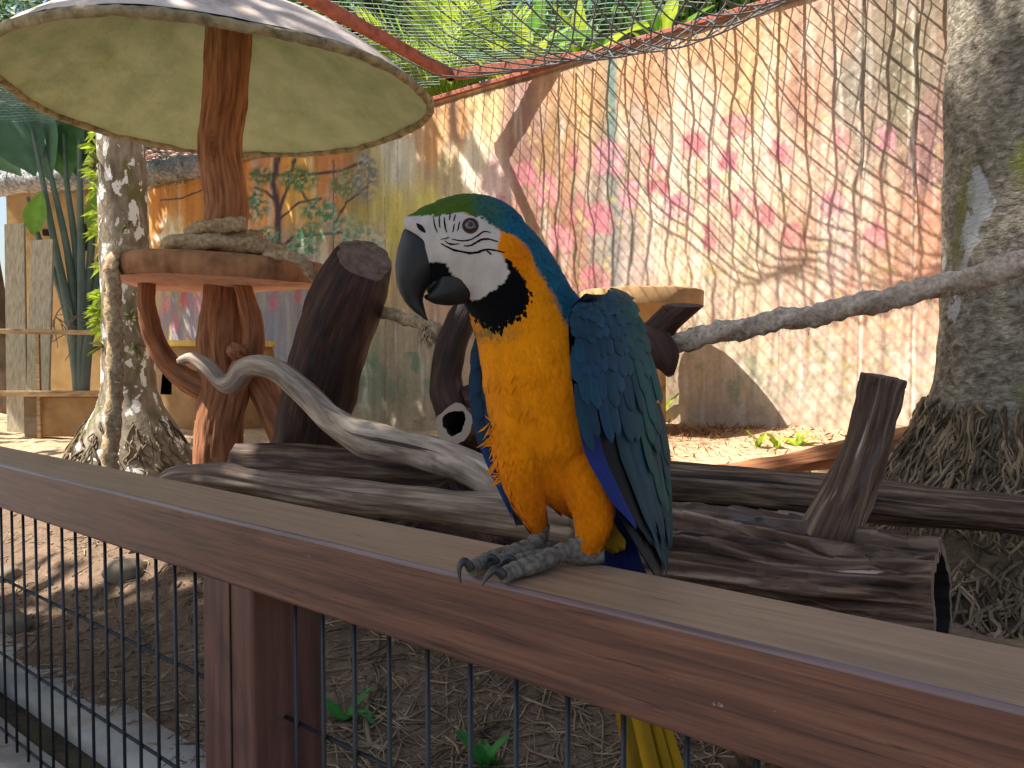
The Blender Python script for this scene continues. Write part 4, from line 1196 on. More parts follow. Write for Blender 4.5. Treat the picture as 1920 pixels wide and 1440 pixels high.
# broad leaved plants
def blade(L, wd, col, bend, seed, nseg=9, stalk=.25):
    rg = np.random.default_rng(seed)
    V, C_ = [], []
    for i in range(nseg + 1):
        t = i / nseg
        x = L * t; z = -bend * L * t * t
        w = .006 + wd * .5 * max(0, math.sin(math.pi * min(1, max(0, (t - stalk) / (1 - stalk))) ** .8)) if t > stalk else .008
        for s in (-1, -.5, 0, .5, 1):
            V.append((x, s * w, z + abs(s) * w * .25 + rg.normal(0, .004)))
            C_.append(np.array(col) * (1.25 if s == 0 else rg.uniform(.85, 1.1)))
    F = []
    for i in range(nseg):
        for j in range(4):
            F.append((i * 5 + j, i * 5 + j + 1, (i + 1) * 5 + j + 1, (i + 1) * 5 + j))
    return mk_mesh('leaf', V, F, np.array(C_))
def broad_plant(label, c, n, seed, L, wd, cols, cat='plant', name='broad_leaf_plant', spread=(20, 80), zspan=.9, mat='leaf', group=None, zb=.2):
    t = thing(name, label, cat, (c[0], c[1], zb), group)
    V, F, bc = tube([(c[0], c[1], zb - .1), (c[0] + .05, c[1], c[2])], [.05, .03], 8, 10)
    link('stem', mk_mesh('stem', V, F, bc=bc), MAT['branch'], t)
    ms = [blade(L, wd, cols[k % len(cols)], .25 + .15 * (k % 3), seed + k) for k in range(4)]
    rg = np.random.default_rng(seed)
    for k in range(n):
        o = link('leaf', ms[k % 4], MAT[mat], t, loc=Vector((c[0], c[1], c[2] - rg.uniform(0, zspan))) - t.location)
        o.rotation_euler = (rg.uniform(-.4, .4), -math.radians(rg.uniform(*spread)), k * 2.399)
        s = rg.uniform(.75, 1.2); o.scale = (s, s, s)
    return t
broad_plant('tall plant with glossy lime green blades behind the wall', behind(985, 110, 7.2), 40, 80, .62, .16, [G_LIME, srgb(150, 190, 84), G_MID], zspan=.8)
broad_plant('leafy plant leaning over the wall next to the lime green one', behind(1085, 90, 7.4), 26, 84, .5, .13, [G_MID, G_LIME], zspan=.7)
broad_plant('plant with pale blades at the foot of the beam corner', behind(760, 180, 8.2), 24, 88, .5, .10, [G_MID, G_BLUE], zspan=.6)
broad_plant('tall green plant behind the bunched net near the wall end', behind(1240, 40, 8.0), 24, 92, .55, .14, [G_MID, G_LIME], zspan=.8)

# ---- traveller's palm beyond the glass barrier
TY = 7.4
tpb = P(150, 622, TY)
tv = thing('travellers_palm', 'fan shaped plant with long grey green stalks and paddle leaves', 'plant', (tpb[0], tpb[1], gz(tpb[0], tpb[1])))
stalk = [((140, 640), (105, 470), (82, 350), (60, 240)), ((146, 640), (128, 480), (100, 350), (70, 230)), ((150, 640), (143, 480), (126, 350), (118, 250)), ((154, 640), (152, 480), (150, 350), (148, 260)), ((158, 640), (170, 480), (176, 380), (178, 290)),
         ((160, 640), (182, 520), (200, 430), (210, 360)), ((166, 640), (188, 560), (206, 480), (214, 420)), ((136, 640), (112, 540), (70, 440), (52, 370))]
rg = np.random.default_rng(95)
for k, s in enumerate(stalk):
    V, F, bc = tube([P(148 + k, 806, TY + .05 * (k % 3))] + [P(x, y, TY + .05 * (k % 3)) for x, y in s], [.05, .046, .034, .026, .016], 8, 18)
    link('stalk', mk_mesh('stalk', V, F, np.tile(srgb(128, 148, 138), (len(V), 1)), bc), MAT['leaf_matt'], tv)
    if k in (5, 6): continue
    me = blade(.92, .46, [srgb(84, 122, 100), srgb(104, 146, 112), srgb(96, 140, 84)][k % 3], .2, 96 + k, 12, .04)
    q = P(*((66, 330), (96, 340), (128, 340), (150, 338), (176, 334), 0, 0, (40, 330))[k], TY + .05 * k)
    o = link('leaf', me, MAT['leaf'], tv, loc=Vector(q) - tv.location)
    o.rotation_euler = (math.pi / 2 + rg.uniform(-.35, .35), -math.radians((112, 104, 96, 88, 80, 0, 0, 122)[k]), rg.uniform(-.4, .4))
for k, (x, y, l) in enumerate(((62, 380, .42), (172, 380, .5), (190, 410, .42))):
    me = blade(l, .22, srgb(128, 176, 60), .1, 110 + k, 10, .02)
    o = link('leaf', me, MAT['leaf'], tv, loc=Vector(P(x, y + 60, TY - .1)) - tv.location)
    o.rotation_euler = (math.pi / 2, -math.radians(80 - 8 * k), math.radians(15 * k))
# dry twigs at its foot
mb = MB()
for k in range(26):
    a = P(rg.uniform(70, 190), rg.uniform(590, 640), TY - .3); d = nrm(rg.normal(size=3) * np.array([1, .3, 1])) * rg.uniform(.1, .3)
    V, F, bc = tube([a, a + d * .5 + rg.normal(0, .02, 3), a + d], [.006, .005, .003], 5, 5)
    mb.add(V, F, bc=bc)
o = mb.build('dry_twigs', MAT['drift']); tag(o, 'tangle of dry pale twigs at the foot of the fan shaped plant', 'twigs', kind='stuff')

# ---- ochre house with tiled roof, far left
hy = 11.5
h0, h1 = P(30, 600, hy), P(230, 600, hy)
hs = thing('house', 'ochre garden house with a brown tiled roof behind the fan shaped plant', 'house', (h0[0], hy, .1))
zt_ = P(100, 352, hy)[2]
V, F = box(((h0[0] + h1[0]) / 2 + .6, hy + 1, (zt_ + .1) / 2), (1.5, 0, 0), (0, 1, 0), (0, 0, (zt_ - .1) / 2))
link('wall', mk_mesh('wall', V, F, smooth=False), MAT['house_wall'], hs)
for (x0, y0, x1, y1) in ((82, 430, 92, 442), (82, 476, 92, 492), (150, 420, 168, 470)):
    a, b = P(x0, y1, hy - .02), P(x1, y0, hy - .02)
    V, F = box((a + b) / 2, ((b[0] - a[0]) / 2, 0, 0), (0, .03, 0), (0, 0, (b[2] - a[2]) / 2))
    link('window', mk_mesh('window', V, F, smooth=False), MAT['dark_hole'], hs)
V, F = box(((h0[0] + h1[0]) / 2 + .6, hy - .15, zt_ + .05), (1.75, 0, 0), (0, .03, 0), (0, 0, .06))
link('fascia', mk_mesh('fascia', V, F, smooth=False), MAT['rust'], hs)
# roof of barrel tiles, each its own piece
tv_, tf_, _ = tube([(0, 0, 0), (0, .44, .0)], [.085, .07], 10, 2, cap0=False, cap1=False)
half_ = np.array(tv_); half_[:, 2] = np.maximum(half_[:, 2], -.01)
tme = mk_mesh('roof_tile', half_, tf_); tme.materials.append(MAT['tile'])
x_c = (h0[0] + h1[0]) / 2 + .6
V, F = box((x_c, hy + .75, zt_ + .52), (1.75, 0, 0), (0, 1.0, .46), (0, -.012, .03))
rf = link('roof', mk_mesh('roof', V, F, smooth=False), MAT['tile'], hs)
for r_ in range(6):
    for c_ in range(20):
        o = link('roof_tile', tme, None, rf, loc=Vector((x_c - 1.66 + c_ * .175, hy - .28 + r_ * .34, zt_ + .10 + r_ * .157 + .01)) - parent_origin(rf))
        o.rotation_euler = (math.atan2(.46, 1.0) + rg.normal(0, .02), 0, rg.normal(0, .02))

# ---- glass barrier
GY_ = 6.3
gr_ = thing('glass_barrier', 'low glass barrier with weathered wooden rails and an ochre base', 'barrier', P(60, 800, GY_))
def hrail(x0, y0, x1, y1, r, Y, name='rail'):
    a, b = P(x0, y0, Y), P(x1, y1, Y)
    V, F = box((a + b) / 2, (b - a) / 2, (0, .03, 0), (0, 0, r), .006)
    link(name, mk_mesh(name, V, F, smooth=False), MAT['beam_wood'], gr_)
hrail(-160, 619, 206, 624, .020, GY_)
hrail(-160, 738, 196, 738, .024, GY_)
def pane(x0, y0, x1, y1, Y):
    a, b = P(x0, y1, Y), P(x1, y0, Y)
    V, F = box((a + b) / 2, ((b[0] - a[0]) / 2, 0, 0), (0, .004, 0), (0, 0, (b[2] - a[2]) / 2))
    link('pane', mk_mesh('pane', V, F, smooth=False), MAT['glass'], gr_)
pane(-60, 630, 70, 728, GY_); pane(76, 632, 200, 728, GY_); pane(-60, 747, 71, 838, GY_)
for x in (73, 202):
    V, F = box(P(x, 730, GY_), (.014, 0, 0), (0, .014, 0), (0, 0, .47), .003)
    link('upright', mk_mesh('upright', V, F, smooth=False), MAT['beam_wood'], gr_)
a, b = P(76, 818, GY_ + .06), P(205, 742, GY_ + .06)
V, F = box((a + b) / 2, ((b[0] - a[0]) / 2 + .1, 0, 0), (0, .05, 0), (0, 0, (b[2] - a[2]) / 2), .02)
link('base', mk_mesh('base', V, F, smooth=False), MAT['ochre'], gr_)
# boards and slim trunk standing beyond it
for k, (x0, y0, x1, y1, r, lab, Y) in enumerate(((80, 450, 70, 620, .10, 'wide weathered plank leaning beyond the glass barrier', 7.0), (28, 420, 34, 640, .09, 'narrow grey plank leaning beyond the glass barrier', 7.1))):
    a, b = P(x0, y0, Y), P(x1, 822, Y - .25)
    V, F = box((a + b) / 2, (b - a) / 2, nrm(np.array([1, 0, .05])) * r, (0, .015, 0), .004)
    tag(link('plank', mk_mesh('plank', V, F, smooth=False), MAT['plank_wood']), lab, 'plank')

# ---- clay bird house and clay basin
HX = P(375, 700, 5.6)
ch_ = thing('clay_house', 'small round ochre clay house with a dark window and yellow ledge', 'clay house', (HX[0], 5.9, gz(HX[0], 5.9)))
zb_, zt2 = P(350, 812, 5.5)[2], P(350, 646, 5.5)[2]
R_ = .44
seg, rows = 200, 70
wn0, wn1 = P(302, 740, 5.5), P(321, 692, 5.5)
V, F = [], []
for i in range(rows + 1):
    t = i / rows
    for j in range(seg):
        a = 2 * math.pi * j / seg
        r = R_ * (1.0 - .08 * t ** 2 + .05 * math.sin(math.pi * t)) * (1 + .015 * math.sin(3 * a))
        V.append((HX[0] + r * math.cos(a), 5.9 + r * math.sin(a), zb_ - .08 + (zt2 - zb_ + .08) * t))
V = np.array(V)
V[:, :2] += (.012 * fbm(V * 5, 121, 3))[:, None]
for i in range(rows):
    for j in range(seg):
        k = (j + 1) % seg
        f = (i * seg + j, i * seg + k, (i + 1) * seg + k, (i + 1) * seg + j)
        cen = V[list(f)].mean(0)
        if cen[1] < 5.9 and wn0[0] - .01 < cen[0] < wn1[0] + .012 and wn0[2] < cen[2] < wn1[2]: continue
        F.append(f)
link('wall', mk_mesh('wall', V, F), MAT['ochre'], ch_)
V, F, bc = tube([(HX[0], 5.9, zb_ - .1), (HX[0], 5.9, zt2 - .02)], [R_ * .86, R_ * .8], 40, 4)
link('inside', mk_mesh('inside', V, F, bc=bc), MAT['dark_hole'], ch_)
V, F, bc = tube([(HX[0], 5.9, zt2 - .012), (HX[0], 5.9, zt2 + .03)], [R_ * 1.0, R_ * .985], 60, 4, amp=.01, ridge=4, lng=4, seed=4)
link('ledge', mk_mesh('ledge', V, F, bc=bc), MAT['ochre_yellow'], ch_)
BX = P(1203, 560, 4.72)
bs_ = thing('clay_basin', 'wide ochre clay basin on a tapering foot against the wall', 'basin', (BX[0], 4.72, gz(BX[0], 4.72)))
prof_ = [(.12, .30), (.15, .34), (.15, .70), (.19, .92), (.30, 1.07), (.345, 1.09), (.37, 1.10), (.372, 1.19), (.355, 1.20), (.33, 1.19), (.31, 1.10), (.05, 1.06)]
seg = 64
V, F = [], []
for r, z in prof_:
    for j in range(seg):
        a = 2 * math.pi * j / seg
        V.append((BX[0] + r * math.cos(a), 4.72 + r * math.sin(a), z))
V = np.array(V); V += .006 * fbm(V * 9, 131, 3)[:, None]
for i in range(len(prof_) - 1):
    for j in range(seg):
        k = (j + 1) % seg
        F.append((i * seg + j, i * seg + k, (i + 1) * seg + k, (i + 1) * seg + j))
nb = 6 * seg
link('bowl', mk_mesh('bowl', V[:nb + seg], [f for f in F if f[0] < nb]), MAT['ochre'], bs_)
link('rim', mk_mesh('rim', V[nb:], [tuple(i - nb for i in f) for f in F if f[0] >= nb]), MAT['ochre'], bs_)

# ---- rust red beams and nets
NZ = 2.985
def steel(name, pts, w, label):
    t = MB()
    for a, b in zip(pts[:-1], pts[1:]):
        a, b = np.array(a), np.array(b)
        d = nrm(b - a); s = nrm(np.cross(d, ZD)) * w
        V, F = box((a + b) / 2, (b - a) / 2 + d * w * .9, s, np.cross(s, d), .006)
        t.add(V, F)
    o = t.build(name, MAT['rust'], smooth=False)
    return tag(o, label, 'beam')
zb2 = 2.975
def PZl(x, y): return PZ(x, y, zb2)
b0, b1, b2 = PZl(590, 2), PZl(845, 141), PZl(1092, 108)
steel('steel_beam', [b0 + (b0 - b1) * 1.6, b1, b2 + (b2 - b1) * .1], .034, 'bent rust red steel beam carrying the overhead net')
pass

def net(name, label, mat, strands, r, sides=3):
    mb_V, mb_F, n = [], [], 0
    for C in strands:
        m = len(C)
        T, A, B = frames(np.asarray(C), (0.1, .05, 1))
        for k in range(sides):
            a = 2 * math.pi * k / sides
            mb_V.append(C + A * math.cos(a) * r + B * math.sin(a) * r)
        i = np.arange(m - 1)
        for k in range(sides):
            k2 = (k + 1) % sides
            mb_F.append(np.stack([n + k * m + i, n + k2 * m + i, n + k2 * m + i + 1, n + k * m + i + 1], 1))
        n += m * sides
    o = link(name, mk_mesh(name, np.concatenate(mb_V), np.concatenate(mb_F)), mat)
    return tag(o, label, 'net')
def sag(X, Y):
    q = np.stack([X, Y, np.zeros_like(X)], 1)
    return NZ + .05 + .05 * fbm(q * .8, 141, 2) + .03 * fbm(q * 3, 142, 2)
def wob(X, Y, s):
    q = np.stack([X, Y, np.zeros_like(X)], 1)
    return .02 * fbm(q * 2.4, s, 2)
strands = []
c_ = .066
def inside(X, Y):
    p = X * ND[0] + Y * ND[1]
    lim = 9.75 - (X + 6.46) * .338          # the roll on the far side
    return (p < WP + .02) & (Y < lim) & (Y > 3.6) & (X > -7.2) & (X < 3.0)
def clip_runs(X, Y):
    ok = inside(X, Y)
    runs, cur = [], []
    for k in range(len(X)):
        if ok[k]: cur.append(k)
        else:
            if len(cur) > 3: runs.append(cur)
            cur = []
    if len(cur) > 3: runs.append(cur)
    return runs
for y in np.arange(3.6, 10, c_):
    X = np.arange(-7.2, 3.0, .11); Y = np.full_like(X, y)
    for r_ in clip_runs(X, Y):
        x2, y2 = X[r_], Y[r_]
        strands.append(np.stack([x2, y2 + wob(x2, y2, 7), sag(x2, y2)], 1))
for x in np.arange(-7.2, 3.0, c_):
    Y = np.arange(3.6, 10, .11); X = np.full_like(Y, x)
    for r_ in clip_runs(X, Y):
        x2, y2 = X[r_], Y[r_]
        strands.append(np.stack([x2 + wob(x2, y2, 8), y2, sag(x2, y2)], 1))
net('bird_net', 'fine square meshed green net stretched overhead to the wall top', MAT['net'], strands, .0031)
# coarse sagging net along the sunny end of the wall
strands = []
nu, npn = 34, 15
def cn(i, j):
    u = 2.9 - i * .15 + .01 * math.sin(j * 1.7 + i * .4)
    t = j / (npn - 1)
    p = WP - .03 - t * 1.05
    z = WTOP + .02 - .34 * math.sin(math.pi * min(1, t * 1.15)) * (.7 + .3 * math.sin(i * .35)) + .42 * t ** 2
    z += .012 * math.sin(i * 1.3 + j * .9)
    return W(u, p + .02 * math.sin(i * .9 + j), z)
for i in range(-4, nu + npn):
    for sg in (-1, 1):
        C = [cn(i + sg * j * .5 + .05 * math.sin(j * 2.1 + i), j) for j in range(npn)]
        strands.append(catmull(C, npn * 3))
net('coarse_net', 'coarse diamond meshed net sagging along the top of the sunlit wall', MAT['net_dark'], strands, .0062, 4)
# rolled up net on the far left side
V, F, bc = tube([P(-120, 356, 9.8), P(0, 343, 9.7), P(130, 336, 9.4), P(260, 326, 9.1), P(395, 306, 8.7)], [.16, .15, .13, .13, .12], 18, 60, amp=.04, ridge=2, lng=6, seed=145)
rl = thing('rolled_net', 'thick roll of tangled white netting hanging beyond the slim palm', 'net', P(130, 336, 9.4))
link('core', mk_mesh('core', V, F, bc=bc), MAT['net_roll'], rl)
rg = np.random.default_rng(146)
st_ = []
C = catmull([P(-120, 356, 9.8), P(0, 343, 9.7), P(130, 336, 9.4), P(260, 326, 9.1), P(395, 306, 8.7)], 200)
for k in range(420):
    i = rg.integers(0, 185)
    pts = [C[min(199, i + j * 3)] + nrm(rg.normal(size=3)) * rg.uniform(.12, .2) for j in range(5)]
    st_.append(catmull(pts, 12))
o = net('strand', None, MAT['net'], st_, .004); del o['category']; o.parent = rl; o.location = -rl.location; o['kind'] = 'stuff'

# ---- stones, sprouts, leaves, sticks on the ground
def stone(c, r, seed, label):
    V, F = [], []
    for i in range(13):
        t = math.pi * i / 12
        for j in range(20):
            a = 2 * math.pi * j / 20
            V.append((math.sin(t) * math.cos(a), math.sin(t) * math.sin(a), math.cos(t)))
    V = np.array(V); V = V * (1 + .28 * fbm(V * 1.4, seed, 3))[:, None]
    for i in range(12):
        for j in range(20):
            k = (j + 1) % 20
            F.append((i * 20 + j, (i + 1) * 20 + j, (i + 1) * 20 + k, i * 20 + k))
    V = V * np.array(r) + np.array(c)
    tag(link('stone', mk_mesh('stone', V, F), MAT['stone']), label, 'stone')
def on_ground(x, y, dz=0.0):
    r = ray(x, y)
    Y = 1.0
    while Y < 12:
        q = CAM + r * Y
        if q[2] <= gz(q[0], q[1]) + dz: return q
        Y += .02
    return CAM + r * 5
for k, (x, y, r, lab) in enumerate(((270, 885, (.06, .05, .04), 'small olive stone at the foot of the slim palm'), (235, 1070, (.07, .06, .05), 'grey stone on the shaded earth behind the wire bars'), (15, 1080, (.05, .05, .045), 'tan stone behind the wire bars near the drain'), (20, 1170, (.06, .05, .04), 'dark stone beside the concrete kerb'),
                                    (92, 806, (.09, .06, .06), 'pale stone beside the ochre base of the glass barrier'), (345, 858, (.06, .05, .05), 'rounded stone between palm roots and the perch post'), (1690, 820, (.12, .08, .07), 'orange brown stone between the wall and the big palm'), (660, 800, (.42, .3, .12), 'broad smooth grey boulder at the foot of the mural'))):
    q = on_ground(x, y + 10)
    if k == 7: q = np.array([P(640, 800, 5.4)[0], 5.4, gz(P(640, 800, 5.4)[0], 5.4)])
    stone(q + ZD * r[2] * .3, r, 150 + k, lab)
def sprout(x, y, n, L, label, seed, col=G_LIME, wd=.02, q=None):
    q = on_ground(x, y) if q is None else q
    t = thing('sprout', label, 'plant', q)
    rg = np.random.default_rng(seed)
    me = [blade(L, wd, col, .3, seed + k, 7, .05) for k in range(2)]
    for k in range(n):
        o = link('leaf', me[k % 2], MAT['leaf'], t, loc=(rg.uniform(-.01, .01), rg.uniform(-.01, .01), -.005))
        o.rotation_euler = (rg.uniform(-.6, .6), -math.radians(rg.uniform(35, 80)), k * 2.4 + rg.uniform(0, 1)); s = rg.uniform(.7, 1.1); o.scale = (s, s, s)
sprout(650, 1350, 3, .10, 'green sprout on the dark soil beside the railing post', 160, srgb(70, 140, 60), .03)
sprout(705, 1356, 2, .06, 'tiny pale green sprout between two wire bars', 161, srgb(96, 158, 92), .03)
sprout(915, 1440, 4, .09, 'low green seedling under the middle of the rail', 162, srgb(66, 136, 60), .035)
sprout(1420, 838, 3, .10, 'small lime shoot on the sunny soil close to the shadow', 163, G_LIME, .03)
sprout(1500, 838, 4, .11, 'upright lime shoot on the sunny soil below the mural', 164, G_LIME, .03)
sprout(1458, 842, 4, .09, 'low lime shoot between the other shoots on the sunny soil', 165, G_LIME, .03)
sprout(1500, 890, 5, .10, 'yellow green seedling beside the half buried log', 166, G_LIME, .03)
sprout(1560, 880, 5, .12, 'thin yellow green seedling touching the upright stub', 167, G_LIME, .02)
sprout(795, 800, 9, .20, 'green strap leaved plant at the foot of the mural beside the hollow log', 168, G_MID, .03)
sprout(1235, 790, 5, .22, 'yellow green arching blades beside the macaw wing', 169, G_LIME, .03)
sprout(430, 840, 2, .12, 'single green leaf poking up beside the perch post', 170, srgb(96, 150, 70), .03)
sprout(350, 1020, 3, .05, 'faint green weed on the earth behind the wire bars', 171, G_MID, .02)
# roots and sticks on the dark soil
rg = np.random.default_rng(180)
sm = MB()
for k in range(1500):
    if k < 1050: x, y = rg.uniform(560, 1500), rg.uniform(1130, 1500)
    else: x, y = rg.uniform(-40, 400), rg.uniform(980, 1420)
    q = PZ(x, y, 0.0); q[2] = gz(q[0], q[1])
    if q.dot(ND) < .80 or q.dot(ND) > 3: continue
    a = rg.uniform(0, 6.28); l = rg.uniform(.015, .07) * (1.6 if k < 1050 else .8)
    pts = [np.array([q[0] + math.cos(a) * l * t, q[1] + math.sin(a) * l * t, 0]) + rg.normal(0, .006, 3) * np.array([1, 1, 0]) for t in (-1, -.4, .3, 1)]
    for p_ in pts: p_[2] = gz(p_[0], p_[1]) + rg.uniform(.000, .008)
    r0 = rg.uniform(.0008, .0026)
    V, F, bc = tube(pts, [r0, r0 * 1.1, r0 * .5], 5, 7)
    sm.add(V, F, np.array([1, .96, .9]) * rg.uniform(.5, 1.45))
o = sm.build('root_litter', MAT['roots']); tag(o, 'thin pale roots and sticks strewn over the dark soil', 'litter', kind='stuff')
for k, (pts, r0, lab) in enumerate((([(735, 1275), (775, 1285), (800, 1300)], .0045, 'crooked pale root arching over the soil beside a wire bar'), ([(690, 1290), (688, 1360), (700, 1400), (740, 1360), (790, 1310)], .0055, 'long forked pale root running across the soil'), ([(820, 1320), (845, 1350), (860, 1370)], .0055, 'short thick pale root on the soil under the rail'),
                                ([(610, 1420), (660, 1395), (720, 1410)], .006, 'curved root at the foot of the railing post'), ([(240, 1205), (290, 1190)], .006, 'straight tan stick lying behind the left wire bars'), ([(1060, 1380), (1110, 1372), (1140, 1360)], .004, 'thin bent root near the macaw tail'))):
    w = []
    for x, y in pts:
        q = on_ground(x, y); w.append(q + ZD * r0 * .6)
    V, F, bc = tube(w, [r0, r0 * 1.1, r0 * .6], 8, 22, amp=r0 * .3, ridge=2, lng=30, seed=k)
    tag(link('root', mk_mesh('root', V, F, np.ones((len(V), 3)) * .9, bc), MAT['roots']), lab, 'root')
# gravel and crumbs
n = 8000
uu = rg.uniform(-1.0, 3.2, n); ppp = .80 + rg.random(n) ** 1.6 * 1.4
X = uu * UD[0] + ppp * ND[0]; Y = uu * UD[1] + ppp * ND[1]
Zg = ground_z(X, Y)
s = rg.uniform(.0015, .006, n) * (1 + (rg.random(n) < .05) * 1.2)
oct_ = np.array([(1, 0, 0), (-1, 0, 0), (0, 1, 0), (0, -1, 0), (0, 0, .7), (0, 0, -.7)], float)
V = (np.stack([X, Y, Zg], 1)[:, None, :] + oct_[None] * s[:, None, None] * rg.uniform(.6, 1.4, (n, 6, 1)))
i = (np.arange(n) * 6)[:, None]
tri = np.array([(0, 2, 4), (2, 1, 4), (1, 3, 4), (3, 0, 4), (2, 0, 5), (1, 2, 5), (3, 1, 5), (0, 3, 5)])
F = (i[:, :, None] + tri[None]).reshape(-1, 3)
c_ = np.repeat(rg.uniform(.35, 1.3, (n, 1)) * np.array([1, .93, .86]), 6, 0)
o = link('soil_crumbs', mk_mesh('soil_crumbs', V.reshape(-1, 3), F, c_, smooth=False), MAT['roots']); tag(o, 'crumbs of soil and gravel behind the wire mesh', 'gravel', kind='stuff')
# dry leaves and root hairs on the far soil by the wall
n = 2600
q0 = PN(1330, 815, 4.4)
cx_ = np.concatenate([rg.normal(q0[0] - .1, .5, 1500), rg.uniform(.6, 3.0, 1100)]); cy_ = np.concatenate([rg.normal(q0[1], .26, 1500), rg.uniform(3.2, 4.9, 1100)])
ok = cx_ * ND[0] + cy_ * ND[1] < 4.6
cx_, cy_ = cx_[ok], cy_[ok]
V, F, C_ = leaf_cloud(np.stack([cx_, cy_, ground_z(cx_, cy_) + .004], 1), .05, 190, srgb(150, 108, 70), srgb(96, 62, 42), .16, .0)
o = link('dry_litter', mk_mesh('dry_litter', V, F, C_, smooth=False), MAT['leaf_matt']); tag(o, 'dry brown leaf litter on the soil at the foot of the wall', 'litter', kind='stuff')

# ================================================================== THE MACAW
mac = thing('macaw', 'blue and yellow macaw perched on the wooden railing looking left', 'parrot', PZ(1030, 1040, RZ1))
def mpx(px, Y): return px / FPX * Y
src = MB()
def blob(x, y, Y, a, b, c, ang=0.0, yaw=0.0):
    V, F = [], []
    ca, sa = math.cos(math.radians(ang)), math.sin(math.radians(ang))
    cw, sw = math.cos(math.radians(yaw)), math.sin(math.radians(yaw))
    e1 = np.array([ca * cw, sw, sa]); e3 = np.array([-sw, cw, 0]); e2 = np.cross(e3, e1) * -1
    o = P(x, y, Y)
    for i in range(19):
        t = math.pi * i / 18
        for j in range(28):
            f = 2 * math.pi * j / 28
            V.append(o + e1 * mpx(a, Y) * math.cos(t) + (e2 * mpx(b, Y) * math.cos(f) + e3 * mpx(c, Y) * math.sin(f)) * math.sin(t))
    for i in range(18):
        for j in range(28):
            k = (j + 1) % 28
            F.append((i * 28 + j, i * 28 + k, (i + 1) * 28 + k, (i + 1) * 28 + j))
    src.add(V, F)
def chain(px, rpx, sides=30, n=50, flat=1.0, rx=None):
    V, F, _ = tube([P(*a) for a in px], [mpx(r, a[2]) for r, a in zip(rpx, px)], sides, n, up=(1, 0, 0), flat=flat)
    src.add(V, F)
chain([(1130, 985, .880), (1098, 945, .858), (1060, 885, .842), (1038, 820, .836), (1030, 750, .832), (1020, 680, .830), (1000, 625, .828), (980, 582, .822), (958, 535, .815), (925, 488, .808), (895, 455, .803)],
      [14, 36, 80, 108, 119, 121, 111, 100, 95, 92, 84], flat=.92)
blob(877, 458, .800, 116, 93, 74, 6)
blob(822, 434, .795, 62, 52, 50, 10)
blob(1112, 612, .802, 52, 50, 40)
blob(886, 505, .800, 58, 60, 58)
blob(797, 432, .790, 44, 26, 40, -30)
chain([(978, 780, .815), (976, 850, .806), (985, 915, .808), (1003, 970, .816), (1013, 1000, .82)], [54, 52, 38, 24, 13], 24, 30)
chain([(1085, 850, .815), (1104, 915, .803), (1112, 965, .796), (1104, 1012, .790), (1096, 1034, .788)], [50, 48, 40, 27, 13], 24, 30)
bme0 = src.mesh('macaw_base')
tmp = link('macaw_tmp', bme0)
md = tmp.modifiers.new('r', 'REMESH'); md.mode = 'VOXEL'; md.voxel_size = .0024; md.use_smooth_shade = True
md = tmp.modifiers.new('s', 'SMOOTH'); md.factor = .6; md.iterations = 9
dg = bpy.context.evaluated_depsgraph_get()
ev = tmp.evaluated_get(dg)
em = bpy.data.meshes.new_from_object(ev)
BV = np.zeros(len(em.vertices) * 3, np.float32); em.vertices.foreach_get('co', BV); BV = BV.reshape(-1, 3).astype(float)
BN = np.zeros(len(em.vertices) * 3, np.float32); em.vertices.foreach_get('normal', BN); BN = BN.reshape(-1, 3).astype(float)
BF = [tuple(p.vertices) for p in em.polygons]
bpy.data.objects.remove(tmp)
bvh = BVHTree.FromPolygons([Vector(v) for v in BV], BF)
def hit(x, y):
    r = ray(x, y)
    h = bvh.ray_cast(Vector(CAM), Vector(r).normalized())
    if h[0] is None:
        h = bvh.find_nearest(Vector(P(x, y, .79)))
    nv = np.array(h[1])
    if nv.dot(r) > 0: nv = -nv
    return np.array(h[0]), nv

def inpoly(x, y, poly):
    c = np.zeros(x.shape, bool)
    n = len(poly)
    for i in range(n):
        x0, y0 = poly[i]; x1, y1 = poly[(i + 1) % n]
        k = ((y0 > y) != (y1 > y)) & (x < (x1 - x0) * (y - y0) / (y1 - y0 + 1e-9) + x0)
        c ^= k
    return c
Y_GOLD, Y_ORNG, B_TEAL, B_BLUE, G_CAP, W_SKIN, K_BLK = [np.array(srgb(*c)) for c in ((212, 128, 7), (182, 90, 5), (24, 80, 92), (18, 74, 106), (62, 86, 24), (176, 168, 162), (6, 7, 9))]
FACE = [(752, 418), (775, 408), (800, 405), (812, 409), (830, 401), (868, 398), (903, 407), (925, 424), (940, 436), (934, 456), (931, 470), (944, 476), (955, 508), (946, 530), (916, 550), (886, 566), (866, 545), (840, 500), (820, 478), (770, 450), (750, 432)]
CHIN = [(944, 474), (962, 492), (986, 528), (994, 556), (982, 584), (958, 600), (928, 618), (902, 604), (868, 582), (850, 545), (886, 566), (916, 550), (946, 530), (955, 508)]
